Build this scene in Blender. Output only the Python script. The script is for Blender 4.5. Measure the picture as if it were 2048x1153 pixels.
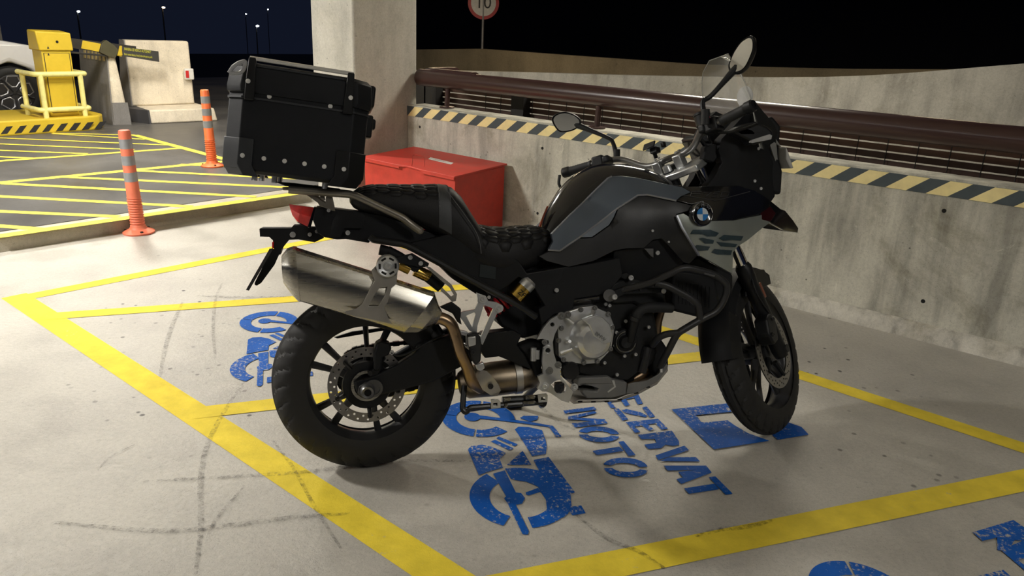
import bpy, bmesh, math, random
import numpy as np
from mathutils import Matrix, Vector, geometry

random.seed(7); rng = np.random.default_rng(7)
SC = bpy.context.scene; COL = SC.collection
for o in list(bpy.data.objects): bpy.data.objects.remove(o)

# ------------------------------------------------------------------ camera, world, lights, exposure
EYE = 1.5151; FOC = 1520.0
PITCH, ROLL = 0.3298, 0.0442
_f = np.array([0, math.cos(PITCH), -math.sin(PITCH)]); _r = np.array([1., 0, 0]); _u = np.cross(_r, _f)
CR = math.cos(ROLL)*_r + math.sin(ROLL)*_u; CU = -math.sin(ROLL)*_r + math.cos(ROLL)*_u; CF = _f
cd = bpy.data.cameras.new('camera'); cam = bpy.data.objects.new('camera', cd); COL.objects.link(cam)
cd.sensor_width = 36.0; cd.lens = FOC/2048*36; cd.clip_end = 500; cd.clip_start = .05
cam.matrix_world = Matrix(((CR[0], CU[0], -CF[0], 0), (CR[1], CU[1], -CF[1], 0), (CR[2], CU[2], -CF[2], EYE), (0, 0, 0, 1)))
SC.camera = cam

wd = bpy.data.worlds.new('night_sky'); SC.world = wd; wd.use_nodes = True
nt = wd.node_tree; nt.nodes.clear()
wo = nt.nodes.new('ShaderNodeOutputWorld'); bg = nt.nodes.new('ShaderNodeBackground')
tc = nt.nodes.new('ShaderNodeTexCoord'); sx = nt.nodes.new('ShaderNodeSeparateXYZ'); rp = nt.nodes.new('ShaderNodeValToRGB')
nt.links.new(tc.outputs['Generated'], sx.inputs[0]); nt.links.new(sx.outputs['Z'], rp.inputs[0])
rp.color_ramp.elements[0].position = 0.0; rp.color_ramp.elements[0].color = (.0042, .0058, .0125, 1)
rp.color_ramp.elements[1].position = 0.35; rp.color_ramp.elements[1].color = (.0040, .0056, .0125, 1)
nt.links.new(rp.outputs[0], bg.inputs[0]); bg.inputs[1].default_value = 1.0; nt.links.new(bg.outputs[0], wo.inputs[0])

vs = SC.view_settings; vs.view_transform = 'Standard'; vs.look = 'None'; vs.exposure = 0.30; vs.gamma = 1.0; vs.use_curve_mapping = False

# garage axes: s runs along the parapet (away to the left), d runs across it; the parapet face is d = 4.45
WX = np.array([-.7755, .6313]); MX = np.array([.6313, .7755])
def sd(s, d, z=0.): p = s*WX + d*MX; return np.array([p[0], p[1], z])

LAMPS = [  # (s, d, z, length, power, colour): fluorescent fittings under the deck above; the last three are added fill
    (5.4, -.5, 3.05, 1.0, 450, (1., .96, .90)),
    (7.6, 3.1, 3.05, 1.0, 150, (1., .95, .86)),
    (2.6, -4.2, 3.05, 2.4, 40, (1., .98, .97)),  # added fill that brightens the near side of the bike
    (-2.2, 1.2, 3.05, 2.4, 40, (1., .97, .92)),  # added fill from the right end
    (8.8, 5.6, 3.05, 1.5, 60, (1., .90, .74)),  # added to brighten the barrier and the pale slabs
]
for i, (s, d, z, L, pw, c) in enumerate(LAMPS):
    ld = bpy.data.lights.new('tube_light', 'AREA'); ld.shape = 'RECTANGLE'; ld.size = L; ld.size_y = .22; ld.energy = pw; ld.color = c
    lo = bpy.data.objects.new('tube_light', ld); COL.objects.link(lo); lo.location = sd(s, d, z-.015)
    lo.rotation_euler = (0, 0, math.atan2(WX[1], WX[0]))
for (s, d, z, pw, c) in [(3.0, 6.3, 2.9, 80, (1., .92, .76)), (10.5, 10.6, 3.0, 60, (1., .78, .5)), (2.0, 11.0, 3.0, 24, (1., .80, .52))]:
    ld = bpy.data.lights.new('ramp_light', 'AREA'); ld.shape = 'RECTANGLE'; ld.size = 1.2; ld.size_y = .3; ld.energy = pw; ld.color = c
    lo = bpy.data.objects.new('ramp_light', ld); COL.objects.link(lo); lo.location = sd(s, d, z)

# ------------------------------------------------------------------ survey: photo pixel -> point on a known plane
def ray(x, y): return CF + CR*((x-1024)/FOC) - CU*((y-576.5)/FOC)
EYEP = np.array([0, 0, EYE])
def fl(x, y, z=0.): d = ray(x, y); return EYEP + d*((z-EYE)/d[2])
def on_d(x, y, d): r = ray(x, y); return EYEP + r*(d/(r[:2] @ MX))
def on_s(x, y, s): r = ray(x, y); return EYEP + r*(s/(r[:2] @ WX))
def on_plane(x, y, p0, n): r = ray(x, y); return EYEP + r*(((np.asarray(p0)-EYEP) @ n)/(r @ n))
def z_above(base, x, y): d = ray(x, y); return EYE + d[2]*np.hypot(base[0], base[1])/np.hypot(d[0], d[1])
# motorcycle pose: rear contact patch, heading, lean on its side stand, steering turned left
BO = np.array([-.4885, 2.3785, 0]); YAW, LEAN, STEER, WB = .2394, .1992, .6919, 1.5681
_X = np.array([math.cos(YAW), math.sin(YAW), 0]); _Y0 = np.array([-math.sin(YAW), math.cos(YAW), 0]); _Z0 = np.array([0, 0, 1.])
_Y = math.cos(LEAN)*_Y0 - math.sin(LEAN)*_Z0; _Z = math.cos(LEAN)*_Z0 + math.sin(LEAN)*_Y0
BB = np.array([_X, _Y, _Z])
def bp(x, y, Y=0.):
    d = BB @ ray(x, y); o = BB @ (EYEP-BO); return o + d*((Y-o[1])/d[1])
def bplane(x, y, p0, n):
    d = BB @ ray(x, y); o = BB @ (EYEP-BO); n = np.asarray(n, float); return o + d*(((np.asarray(p0)-o) @ n)/(d @ n))
def win(x0, y0, k): return lambda u, v: (x0+k*u, y0+k*v)     # enlarged viewing windows the outlines were read in
wA = win(480, 360, .24279); wB = win(520, 580, .32959); wC = win(840, 480, .3295); wD = win(1040, 280, .29487)
wE = win(1060, 480, .29480); wF = win(1340, 440, .39900); wG = win(1080, 60, .29492); wX = win(420, 90, .3125)
w7 = win(1200, 560, .2255); wI = win(0, 40, .20815); wJ = win(230, 60, .17341); wN = win(860, 780, .26014)
wT = win(1120, 780, .25391); wP = win(820, 120, .19531); wK = win(1480, 180, .27734); wS = win(700, 180, .29499)
wH = win(0, 230, .3125); wZ = win(0, 440, .3125); wL = win(0, 750, .34954)
def pb(w, u, v, Y=0.): return bp(*w(u, v), Y)

# ------------------------------------------------------------------ materials
def nd(nt, t, **k):
    n = nt.nodes.new(t)
    for a, b in k.items():
        if a in ('operation', 'blend_type', 'data_type', 'feature', 'noise_dimensions', 'bands_direction', 'wave_type'): setattr(n, a, b)
    return n
def lk(nt, a, b): nt.links.new(a, b)
def base_mat(name):
    m = bpy.data.materials.new(name); m.use_nodes = True; nt = m.node_tree
    return m, nt, nt.nodes['Principled BSDF']
def noise(nt, scale, detail=4, rough=.55, vec=None, dist=0):
    n = nt.nodes.new('ShaderNodeTexNoise'); n.inputs['Scale'].default_value = scale; n.inputs['Detail'].default_value = detail
    n.inputs['Roughness'].default_value = rough; n.inputs['Distortion'].default_value = dist
    if vec: nt.links.new(vec, n.inputs['Vector'])
    return n
def ramp(nt, src, stops):
    r = nt.nodes.new('ShaderNodeValToRGB'); nt.links.new(src, r.inputs[0]); e = r.color_ramp.elements
    while len(e) < len(stops): e.new(.5)
    for i, (p, c) in enumerate(stops):
        e[i].position = p; e[i].color = (c, c, c, 1) if np.isscalar(c) else (*c, 1)
    return r
def mixc(nt, fac, a, b, mode='MIX'):
    n = nt.nodes.new('ShaderNodeMix'); n.data_type = 'RGBA'; n.blend_type = mode
    for sock, v in ((n.inputs[0], fac), (n.inputs[6], a), (n.inputs[7], b)):
        if hasattr(v, 'is_output'): nt.links.new(v, sock)
        elif np.isscalar(v): sock.default_value = v
        else: sock.default_value = (*v, 1)
    return n.outputs[2]
def bump(nt, bs, src, strength, dist=.01):
    b = nt.nodes.new('ShaderNodeBump'); b.inputs['Strength'].default_value = strength; b.inputs['Distance'].default_value = dist
    nt.links.new(src, b.inputs['Height']); nt.links.new(b.outputs[0], bs.inputs['Normal']); return b
def coords(nt, scale=(1, 1, 1), rot=(0, 0, 0)):
    t = nt.nodes.new('ShaderNodeTexCoord'); m = nt.nodes.new('ShaderNodeMapping')
    m.inputs['Scale'].default_value = scale; m.inputs['Rotation'].default_value = rot
    nt.links.new(t.outputs['Object'], m.inputs[0]); return m.outputs[0]
MATS = {}
def M(name, c, rough=.5, metal=0., var=.12, nscale=14, bmp=0., bscale=300, coat=0., spec=.5, rvar=.1, stretch=None):
    if name in MATS: return MATS[name]
    m, nt, bs = base_mat(name); v = coords(nt, stretch or (1, 1, 1))
    n = noise(nt, nscale, 4, .6, v)
    r = ramp(nt, n.outputs[0], [(.3, tuple(x*(1-var) for x in c)), (.7, tuple(min(1, x*(1+var)) for x in c))])
    lk(nt, r.outputs[0], bs.inputs['Base Color'])
    rr = ramp(nt, n.outputs[0], [(.3, max(.02, rough*(1-rvar))), (.7, min(1, rough*(1+rvar)))])
    lk(nt, rr.outputs[0], bs.inputs['Roughness'])
    bs.inputs['Metallic'].default_value = metal; bs.inputs['Specular IOR Level'].default_value = spec
    if coat: bs.inputs['Coat Weight'].default_value = coat; bs.inputs['Coat Roughness'].default_value = .08
    if bmp: bump(nt, bs, noise(nt, bscale, 3, .6, v).outputs[0], bmp, .002)
    MATS[name] = m; return m

def concrete_color(nt, v, tone=(.50, .475, .42), dark=.66):
    big = noise(nt, .55, 5, .6, v, .4); mid = noise(nt, 3.2, 6, .65, v, .3); fine = noise(nt, 60, 4, .7, v); spk = noise(nt, 190, 2, .5, v)
    c = ramp(nt, big.outputs[0], [(.30, tuple(t*.82 for t in tone)), (.68, tuple(t*1.08 for t in tone))]).outputs[0]
    c = mixc(nt, .55, c, ramp(nt, mid.outputs[0], [(.32, dark), (.56, 1.)]).outputs[0], 'MULTIPLY')
    c = mixc(nt, .45, c, ramp(nt, fine.outputs[0], [(.30, .72), (.62, 1.06)]).outputs[0], 'MULTIPLY')
    c = mixc(nt, .5, c, ramp(nt, spk.outputs[0], [(.30, .42), (.40, 1.)]).outputs[0], 'MULTIPLY')
    return c, big, mid, fine, spk
def floor_mat():
    m, nt, bs = base_mat('floor_concrete'); v = coords(nt)
    c, big, mid, fine, spk = concrete_color(nt, v)
    # oil drips and grit scattered over the bays
    vr = nt.nodes.new('ShaderNodeTexVoronoi'); vr.inputs['Scale'].default_value = 13; lk(nt, v, vr.inputs['Vector'])
    gate = ramp(nt, noise(nt, .9, 3, .5, v).outputs[0], [(.52, 0.), (.62, 1.)]).outputs[0]
    dots = ramp(nt, vr.outputs['Distance'], [(.09, 1.), (.16, 0.)]).outputs[0]
    k = mixc(nt, 1., dots, gate, 'MULTIPLY')
    c = mixc(nt, k, c, (.05, .045, .04)); lk(nt, c, bs.inputs['Base Color'])
    rr = ramp(nt, mid.outputs[0], [(.3, .30), (.7, .50)]); lk(nt, rr.outputs[0], bs.inputs['Roughness']); bs.inputs['Specular IOR Level'].default_value = .4
    gr = noise(nt, 42, 5, .75, v, .3); b = bump(nt, bs, gr.outputs[0], .42, .008)
    return m
def paint_mat(name, col, lo, hi, rough=.6, scale=38):
    m, nt, bs = base_mat(name); v = coords(nt)
    c, big, mid, fine, spk = concrete_color(nt, v)
    w1 = noise(nt, scale, 5, .75, v); w2 = noise(nt, 1.7, 4, .6, v)
    mx = nt.nodes.new('ShaderNodeMath'); mx.operation = 'MULTIPLY_ADD'; lk(nt, w2.outputs[0], mx.inputs[0]); mx.inputs[1].default_value = .55; lk(nt, w1.outputs[0], mx.inputs[2])
    k = ramp(nt, mx.outputs[0], [(lo, 0.), (hi, 1.)]).outputs[0]
    tint = ramp(nt, noise(nt, 9, 4, .6, v).outputs[0], [(.3, tuple(x*.82 for x in col)), (.7, tuple(min(1, x*1.06) for x in col))]).outputs[0]
    lk(nt, mixc(nt, k, c, tint), bs.inputs['Base Color']); bs.inputs['Roughness'].default_value = rough; bs.inputs['Specular IOR Level'].default_value = .12
    gr = noise(nt, 42, 5, .75, v, .3); bump(nt, bs, gr.outputs[0], .3, .008); return m
def wall_mat(name, tone, streak=.5, hole=True, scale=1.):
    m, nt, bs = base_mat(name); v = coords(nt, (scale, scale, scale)); vs_ = coords(nt, (5*scale, 5*scale, .7*scale))
    c, big, mid, fine, spk = concrete_color(nt, v, tone, .7)
    st = noise(nt, 1.0, 5, .65, vs_, .2)
    c = mixc(nt, streak, c, ramp(nt, st.outputs[0], [(.34, .5), (.52, 1.), (.75, 1.15)]).outputs[0], 'MULTIPLY')
    bl = noise(nt, 1.6, 6, .7, v, .8)      # damp blotches
    c = mixc(nt, streak, c, ramp(nt, bl.outputs[0], [(.36, (.62, .60, .54)), (.50, (1., 1., 1.)), (.66, (1.1, 1.1, 1.1))]).outputs[0], 'MULTIPLY')
    sc = noise(nt, 11, 5, .8, v, 1.2)      # lime bloom and scrapes
    c = mixc(nt, ramp(nt, sc.outputs[0], [(.62, 0.), (.70, .4)]).outputs[0], c, tuple(min(1, t*1.45) for t in tone))
    pit = nt.nodes.new('ShaderNodeTexVoronoi'); pit.inputs['Scale'].default_value = 16*scale; lk(nt, v, pit.inputs['Vector'])
    gate = ramp(nt, noise(nt, 5*scale, 3, .5, v).outputs[0], [(.52, 0.), (.58, 1.)]).outputs[0]
    c = mixc(nt, mixc(nt, 1., ramp(nt, pit.outputs['Distance'], [(.05, .8), (.10, 0.)]).outputs[0], gate, 'MULTIPLY'), c, (.07, .065, .055))
    lk(nt, c, bs.inputs['Base Color']); bs.inputs['Roughness'].default_value = .8
    bump(nt, bs, mid.outputs[0], .25, .01); return m

# ------------------------------------------------------------------ geometry helpers (meshes come out as vertex and face lists)
def mk(name, V, F, mat, parent=None, ang=35, bev=0., seg=2, kind=None, label=None, smooth=True):
    me = bpy.data.meshes.new(name); me.from_pydata([tuple(map(float, p)) for p in V], [], [tuple(f) for f in F]); me.update()
    bm = bmesh.new(); bm.from_mesh(me); bmesh.ops.recalc_face_normals(bm, faces=bm.faces); bm.to_mesh(me); bm.free()
    if isinstance(mat, (list, tuple)):
        for x in mat: me.materials.append(x)
    else: me.materials.append(mat)
    if smooth: me.shade_smooth(); me.set_sharp_from_angle(angle=math.radians(ang))
    o = bpy.data.objects.new(name, me); COL.objects.link(o)
    if parent is not None: o.parent = parent
    if bev:
        b = o.modifiers.new('bevel', 'BEVEL'); b.width = bev; b.segments = seg; b.limit_method = 'ANGLE'; b.angle_limit = math.radians(32); b.harden_normals = False
    if kind: o['kind'] = kind
    if label: o['label'] = label
    return o
def merge(*parts):
    V, F = [], []
    for v, f in parts:
        n = len(V); V += [tuple(p) for p in v]; F += [tuple(i+n for i in q) for q in f]
    return V, F
def xf(part, fn): return [fn(np.asarray(p, float)) for p in part[0]], part[1]
def mirror(part): return [(p[0], -p[1], p[2]) for p in part[0]], [tuple(reversed(f)) for f in part[1]]
def box(c, d, ax=None):
    c = np.asarray(c, float); ax = np.eye(3) if ax is None else np.asarray(ax, float); h = np.asarray(d, float)/2
    V = [c + ax[0]*h[0]*i + ax[1]*h[1]*j + ax[2]*h[2]*k for i in (-1, 1) for j in (-1, 1) for k in (-1, 1)]
    return V, [(0, 1, 3, 2), (4, 6, 7, 5), (0, 4, 5, 1), (2, 3, 7, 6), (0, 2, 6, 4), (1, 5, 7, 3)]
def hexa(b, t):   # any box from four bottom and four top corners
    V = [np.asarray(p, float) for p in list(b)+list(t)]
    return V, [(3, 2, 1, 0), (4, 5, 6, 7), (0, 1, 5, 4), (1, 2, 6, 5), (2, 3, 7, 6), (3, 0, 4, 7)]
def prism(polys, t0, t1, fr):  # polys[0] outline, others holes, in a 2D frame; fr(u,v,w) -> 3D
    polys = [[tuple(map(float, p)) for p in q] for q in polys]
    tri = geometry.tessellate_polygon([[Vector((p[0], p[1], 0)) for p in q] for q in polys])
    flat = [p for q in polys for p in q]; n = len(flat)
    V = [fr(p[0], p[1], t0) for p in flat] + [fr(p[0], p[1], t1) for p in flat]
    F = [tuple(t) for t in tri] + [tuple(i+n for i in reversed(t)) for t in tri]; k = 0
    for q in polys:
        L = len(q)
        for i in range(L): F.append((k+i, k+(i+1) % L, n+k+(i+1) % L, n+k+i))
        k += L
    return V, F
def smooth_path(P, n=8, closed=False):
    P = [np.asarray(p, float) for p in P]
    if len(P) < 3 and not closed: return [P[0]+(P[-1]-P[0])*i/2 for i in range(3)]
    out = []; N = len(P)
    for i in range(N if closed else N-1):
        p0 = P[(i-1) % N] if closed or i else 2*P[0]-P[1]; p1, p2 = P[i], P[(i+1) % N]
        p3 = P[(i+2) % N] if closed or i+2 < N else 2*P[-1]-P[-2]
        for k in range(n):
            t = k/n; out.append(.5*(2*p1+(p2-p0)*t+(2*p0-5*p1+4*p2-p3)*t*t+(3*p1-p0-3*p2+p3)*t**3))
    if not closed: out.append(P[-1])
    return out
def fillet(P, r=.03, n=5):   # polyline with rounded corners (for bent tubes)
    P = [np.asarray(p, float) for p in P]; out = [P[0]]
    for i in range(1, len(P)-1):
        a, b = P[i-1]-P[i], P[i+1]-P[i]; la, lb = np.linalg.norm(a), np.linalg.norm(b); q = min(r, la*.45, lb*.45)
        A, Bq = P[i]+a/la*q, P[i]+b/lb*q
        for k in range(n+1): t = k/n; out.append((1-t)**2*A+2*t*(1-t)*P[i]+t*t*Bq)
    return out+[P[-1]]
def tube(P, r, n=10, closed=False, flat=1.):
    P = [np.asarray(p, float) for p in P]; N = len(P); R = [r]*N if np.isscalar(r) else list(np.interp(np.linspace(0, 1, N), np.linspace(0, 1, len(r)), r))
    T = []
    for i in range(N):
        a = P[(i-1) % N] if closed or i else P[0]; b = P[(i+1) % N] if closed or i < N-1 else P[-1]; d = b-a; T.append(d/(np.linalg.norm(d)+1e-12))
    u = np.cross(T[0], [0, 0, 1.]); u = u if np.linalg.norm(u) > .05 else np.cross(T[0], [0, 1., 0]); u /= np.linalg.norm(u)
    V = []
    for i in range(N):
        u = u - T[i]*(u @ T[i]); u /= np.linalg.norm(u); w = np.cross(T[i], u)
        for k in range(n): a = 2*math.pi*k/n; V.append(P[i]+R[i]*(u*math.cos(a)+w*math.sin(a)*flat))
    F = [(i*n+k, i*n+(k+1) % n, ((i+1) % N)*n+(k+1) % n, ((i+1) % N)*n+k) for i in range(N if closed else N-1) for k in range(n)]
    if not closed: F += [tuple(range(n))[::-1], tuple((N-1)*n+k for k in range(n))]
    return V, F
def frame_of(ax):
    ax = np.asarray(ax, float); ax = ax/np.linalg.norm(ax); u = np.cross(ax, [0, 0, 1.]); u = u if np.linalg.norm(u) > .05 else np.cross(ax, [1., 0, 0])
    u /= np.linalg.norm(u); return ax, u, np.cross(ax, u)
def lathe(prof, c=(0, 0, 0), ax=(0, 1, 0), n=32, a0=0., a1=2*math.pi, closed_prof=False):
    ax, u, w = frame_of(ax); c = np.asarray(c, float); full = abs(a1-a0-2*math.pi) < 1e-6; m = n if full else n+1; L = len(prof); V = []
    for k in range(m):
        a = a0+(a1-a0)*k/n; e = u*math.cos(a)+w*math.sin(a)
        for r, h in prof: V.append(c+e*r+ax*h)
    F = []
    for k in range(n if full else n):
        k2 = (k+1) % m
        for i in range(L if closed_prof else L-1):
            j = (i+1) % L; F.append((k*L+i, k*L+j, k2*L+j, k2*L+i))
    if not closed_prof and full:
        if prof[0][0] > 1e-6: F.append(tuple(k*L for k in range(m)))
        if prof[-1][0] > 1e-6: F.append(tuple(k*L+L-1 for k in range(m))[::-1])
    if closed_prof and not full:
        F.append(tuple(range(L))); F.append(tuple((m-1)*L+i for i in range(L))[::-1])
    return V, F
def cyl(a, b, r, n=16, r2=None):
    a, b = np.asarray(a, float), np.asarray(b, float); h = np.linalg.norm(b-a)
    return lathe([(r, 0), (r if r2 is None else r2, h)], a, b-a, n)
def loft(rings, cap=True, closed=False):
    n = len(rings[0]); N = len(rings); V = [p for r in rings for p in r]
    F = [(i*n+k, i*n+(k+1) % n, ((i+1) % N)*n+(k+1) % n, ((i+1) % N)*n+k) for i in range(N if closed else N-1) for k in range(n)]
    if cap and not closed: F += [tuple(range(n))[::-1], tuple((N-1)*n+k for k in range(n))]
    return V, F
def bolt(c, ax, r=.006, h=.005):
    return lathe([(r*.55, h*.45), (r*.55, h), (r*.9, h), (r, h*.7), (r, 0)], c, ax, 10)
def circle(c, r, n=20, ph=0.): return [(c[0]+r*math.cos(ph+2*math.pi*i/n), c[1]+r*math.sin(ph+2*math.pi*i/n)) for i in range(n)]
def text_mesh(s, size, fr, depth=.0008, align='CENTER'):
    cu = bpy.data.curves.new('t', 'FONT'); cu.body = s; cu.size = size; cu.extrude = depth; cu.align_x = align; cu.align_y = 'CENTER'; cu.resolution_u = 3
    ob = bpy.data.objects.new('t', cu); COL.objects.link(ob); dg = bpy.context.evaluated_depsgraph_get(); me = bpy.data.meshes.new_from_object(ob.evaluated_get(dg))
    V = [fr(v.co.x, v.co.y, v.co.z) for v in me.vertices]; F = [tuple(p.vertices) for p in me.polygons]
    bpy.data.objects.remove(ob); bpy.data.curves.remove(cu); bpy.data.meshes.remove(me); return V, F
def tps(ctrl):   # smooth height field through scattered control points
    P = np.array([c[:2] for c in ctrl], float); h = np.array([c[2] for c in ctrl], float); s = 300.
    U = lambda r2: np.where(r2 > 1e-12, r2*np.log(np.maximum(r2, 1e-12)), 0)
    Pn = P/s; d2 = ((Pn[:, None]-Pn[None])**2).sum(-1); n = len(P); Q = np.c_[np.ones(n), Pn]
    A = np.block([[U(d2)+np.eye(n)*1e-3, Q], [Q.T, np.zeros((3, 3))]]); c = np.linalg.solve(A, np.r_[h, 0, 0, 0])
    return lambda u, v: float(U((((np.array([u, v])/s)-Pn)**2).sum(-1)) @ c[:n]+c[n]+c[n+1]*u/s+c[n+2]*v/s)
def densify(poly, step):
    out = []
    for i, p in enumerate(poly):
        q = poly[(i+1) % len(poly)]; k = max(1, int(math.hypot(q[0]-p[0], q[1]-p[1])/step))
        out += [(p[0]+(q[0]-p[0])*j/k, p[1]+(q[1]-p[1])*j/k) for j in range(k)]
    return out
def inside(p, poly):
    x, y = p; r = False
    for i in range(len(poly)):
        (x1, y1), (x2, y2) = poly[i-1], poly[i]
        if (y1 > y) != (y2 > y) and x < (x2-x1)*(y-y1)/(y2-y1)+x1: r = not r
    return r
def skin(w, poly, depth, thick, off=0., step=45, holes=()):
    """moulded panel: outline read in window w, real lateral depth Y from depth(u,v), given thickness"""
    polys = [densify(q, step) for q in [poly]+list(holes)]; pts = []; edges = []
    for q in polys:
        n0 = len(pts); pts += q; edges += [(n0+i, n0+(i+1) % len(q)) for i in range(len(q))]
    nb = len(pts); us = [p[0] for p in poly]; vs2 = [p[1] for p in poly]
    for a in np.arange(min(us)+step/2, max(us), step):
        for b in np.arange(min(vs2)+step/2, max(vs2), step):
            if inside((a, b), poly) and not any(inside((a, b), h) for h in holes) and min(math.hypot(a-p[0], b-p[1]) for p in pts[:nb]) > step*.45: pts.append((a, b))
    r = geometry.delaunay_2d_cdt([Vector(p) for p in pts], edges, [], 0, 1e-5)
    P2 = [tuple(p) for p in r[0]]; F0 = []
    for f in r[2]:
        c = (sum(P2[i][0] for i in f)/len(f), sum(P2[i][1] for i in f)/len(f))
        if inside(c, poly) and not any(inside(c, h) for h in holes): F0.append(tuple(f))
    n = len(P2); V = [pb(w, a, b, depth(a, b)-off) for a, b in P2]; V2 = [(p[0], p[1]+thick, p[2]) for p in V]
    cnt = {}
    for f in F0:
        for i in range(len(f)): e = (f[i], f[(i+1) % len(f)]); cnt[tuple(sorted(e))] = cnt.get(tuple(sorted(e)), []) + [e]
    F = list(F0) + [tuple(i+n for i in reversed(f)) for f in F0] + [(e[0][1], e[0][0], e[0][0]+n, e[0][1]+n) for e in cnt.values() if len(e) == 1]
    return list(V)+V2, F
def thing(name, label, cat, loc=(0, 0, 0), group=None):
    o = bpy.data.objects.new(name, None); COL.objects.link(o); o.location = loc; o['label'] = label; o['category'] = cat; o.empty_display_size = .1
    if group: o['group'] = group
    return o
def tag(o, label, cat, group=None):
    o['label'] = label; o['category'] = cat
    if group: o['group'] = group
    return o
def rel(part, loc): l = np.asarray(loc, float); return [np.asarray(p)-l for p in part[0]], part[1]

# common finishes
BLACK = M('satin_black_plastic', (.0075, .0082, .0095), .44, bmp=.15, bscale=500, spec=.3)
MATT = M('matt_black_plastic', (.009, .0097, .011), .62, bmp=.2, bscale=420, spec=.25)
GLOSS = M('gloss_black_paint', (.008, .008, .009), .16, coat=.6)
RUBBER = M('black_rubber', (.010, .0105, .011), .66, bmp=.2, bscale=260)
STEEL = M('brushed_steel', (.46, .44, .385), .27, 1., var=.04, nscale=3, rvar=.12, stretch=(.3, 24, 24))
ALU = M('cast_aluminium', (.72, .73, .73), .31, .8, bmp=.12, bscale=240)
CHROME = M('chrome', (.78, .78, .78), .09, 1.)
BOLTM = M('zinc_bolt', (.62, .62, .61), .35, .5)
DARKM = M('dark_metal', (.06, .06, .062), .4, .9)
YELLOW = M('yellow_enamel', (.62, .44, .028), .5, var=.05)
WHITE = M('white_plastic', (.75, .74, .70), .4)
REDB = M('red_enamel', (.54, .046, .030), .5, bmp=.05)

# ================================================================== the setting
FLOORM = floor_mat()
YPAINT = paint_mat('yellow_road_paint', (.80, .62, .055), .50, .60)
BPAINT = paint_mat('blue_stencil_paint', (.006, .095, .42), .615, .70, scale=70)
WALLM = wall_mat('parapet_concrete', (.62, .60, .51), .85)
PILLM = wall_mat('pillar_concrete', (.56, .54, .48), .25)
RAMPM = wall_mat('ramp_concrete', (.50, .475, .41), .6, scale=.7)
BLOCKM = wall_mat('block_concrete', (.86, .77, .61), .3)
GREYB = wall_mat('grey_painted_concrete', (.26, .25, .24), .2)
def quad_sd(pts, z): return [sd(s, d, z) for s, d in pts]
def flat(name, pts, mat, parent=None, kind=None, label=None):
    return mk(name, pts, [tuple(range(len(pts)))], mat, parent, smooth=False, kind=kind, label=label)
def slab(name, pts, z0, z1, mat, parent=None, kind=None, bev=0, label=None):
    P = [(p[0], p[1]) for p in pts]
    return mk(name, *prism([P], z0, z1, lambda u, v, w: (u, v, w)), mat, parent, bev=bev, kind=kind, label=label)

floor = slab('floor', quad_sd([(-7, -7), (5.6, -7), (5.6, 4.62), (-7, 4.62)], 0), -.2, 0, FLOORM, kind='structure')
SC_ = 5.53   # line of the kerb of the raised carriageway
KERBM = wall_mat('kerb_concrete', (.50, .46, .37), .2)
ASPH, nt, bs = base_mat('wet_grey_screed'); v = coords(nt)
n1 = noise(nt, 1.1, 5, .6, v, .5); n2 = noise(nt, 45, 4, .7, v)
c = ramp(nt, n1.outputs[0], [(.3, (.066, .064, .062)), (.7, (.130, .126, .120))]).outputs[0]
c = mixc(nt, .4, c, ramp(nt, n2.outputs[0], [(.3, .6), (.65, 1.1)]).outputs[0], 'MULTIPLY')
lk(nt, c, bs.inputs['Base Color']); lk(nt, ramp(nt, n1.outputs[0], [(.3, .34), (.7, .5)]).outputs[0], bs.inputs['Roughness']); bs.inputs['Specular IOR Level'].default_value = .35; bump(nt, bs, n2.outputs[0], .2, .004)
ZP = .1
plat = slab('floor', quad_sd([(SC_+.14, -7), (17.5, -7), (17.5, 16), (5.40, 16), (5.40, 4.58), (SC_+.14, 4.58)], 0), -.3, ZP, ASPH, kind='structure')
def kerb_seg(d0, d1):
    e = [(SC_, 0), (SC_+.012, ZP-.015), (SC_+.03, ZP), (SC_+.16, ZP), (SC_+.16, -.05), (SC_, -.05)]
    return prism([e], d0, d1, lambda u, v, w: sd(u, w, v))
mk('trim_1', *kerb_seg(-7, 3.95), KERBM, bev=.006, kind='structure')
# parapet with its fillet kerb, hazard band and tie holes
wall = mk('wall_right', *hexa([sd(-7, 4.45), sd(4.838, 4.45), sd(4.838, 4.65), sd(-7, 4.65)], [sd(-7, 4.45, .872), sd(4.838, 4.45, .872), sd(4.838, 4.65, .872), sd(-7, 4.65, .872)]), WALLM, bev=.008, kind='structure')
prof = [(4.385, 0), (4.392, .03), (4.43, .075), (4.452, .083), (4.452, 0)]
mk('baseboard_right', *prism([prof], -7, 4.83, lambda u, v, w: sd(w, u, v)), wall_mat('fillet_concrete', (.66, .63, .55), .7, scale=2.5), kind='structure')
DARKG = M('charcoal_wall_paint', (.060, .078, .088), .6, bmp=.2, bscale=120)
YWALL = M('faded_yellow_wall_paint', (.92, .77, .37), .6, bmp=.2, bscale=120, var=.1)
Z0, Z1 = .782, .862
mk('hazard_band', *box(sd(-1.08, 4.4485, (Z0+Z1)/2), (11.84, .005, Z1-Z0), [(*WX, 0), (*MX, 0), (0, 0, 1)]), DARKG, wall, smooth=False)
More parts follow.
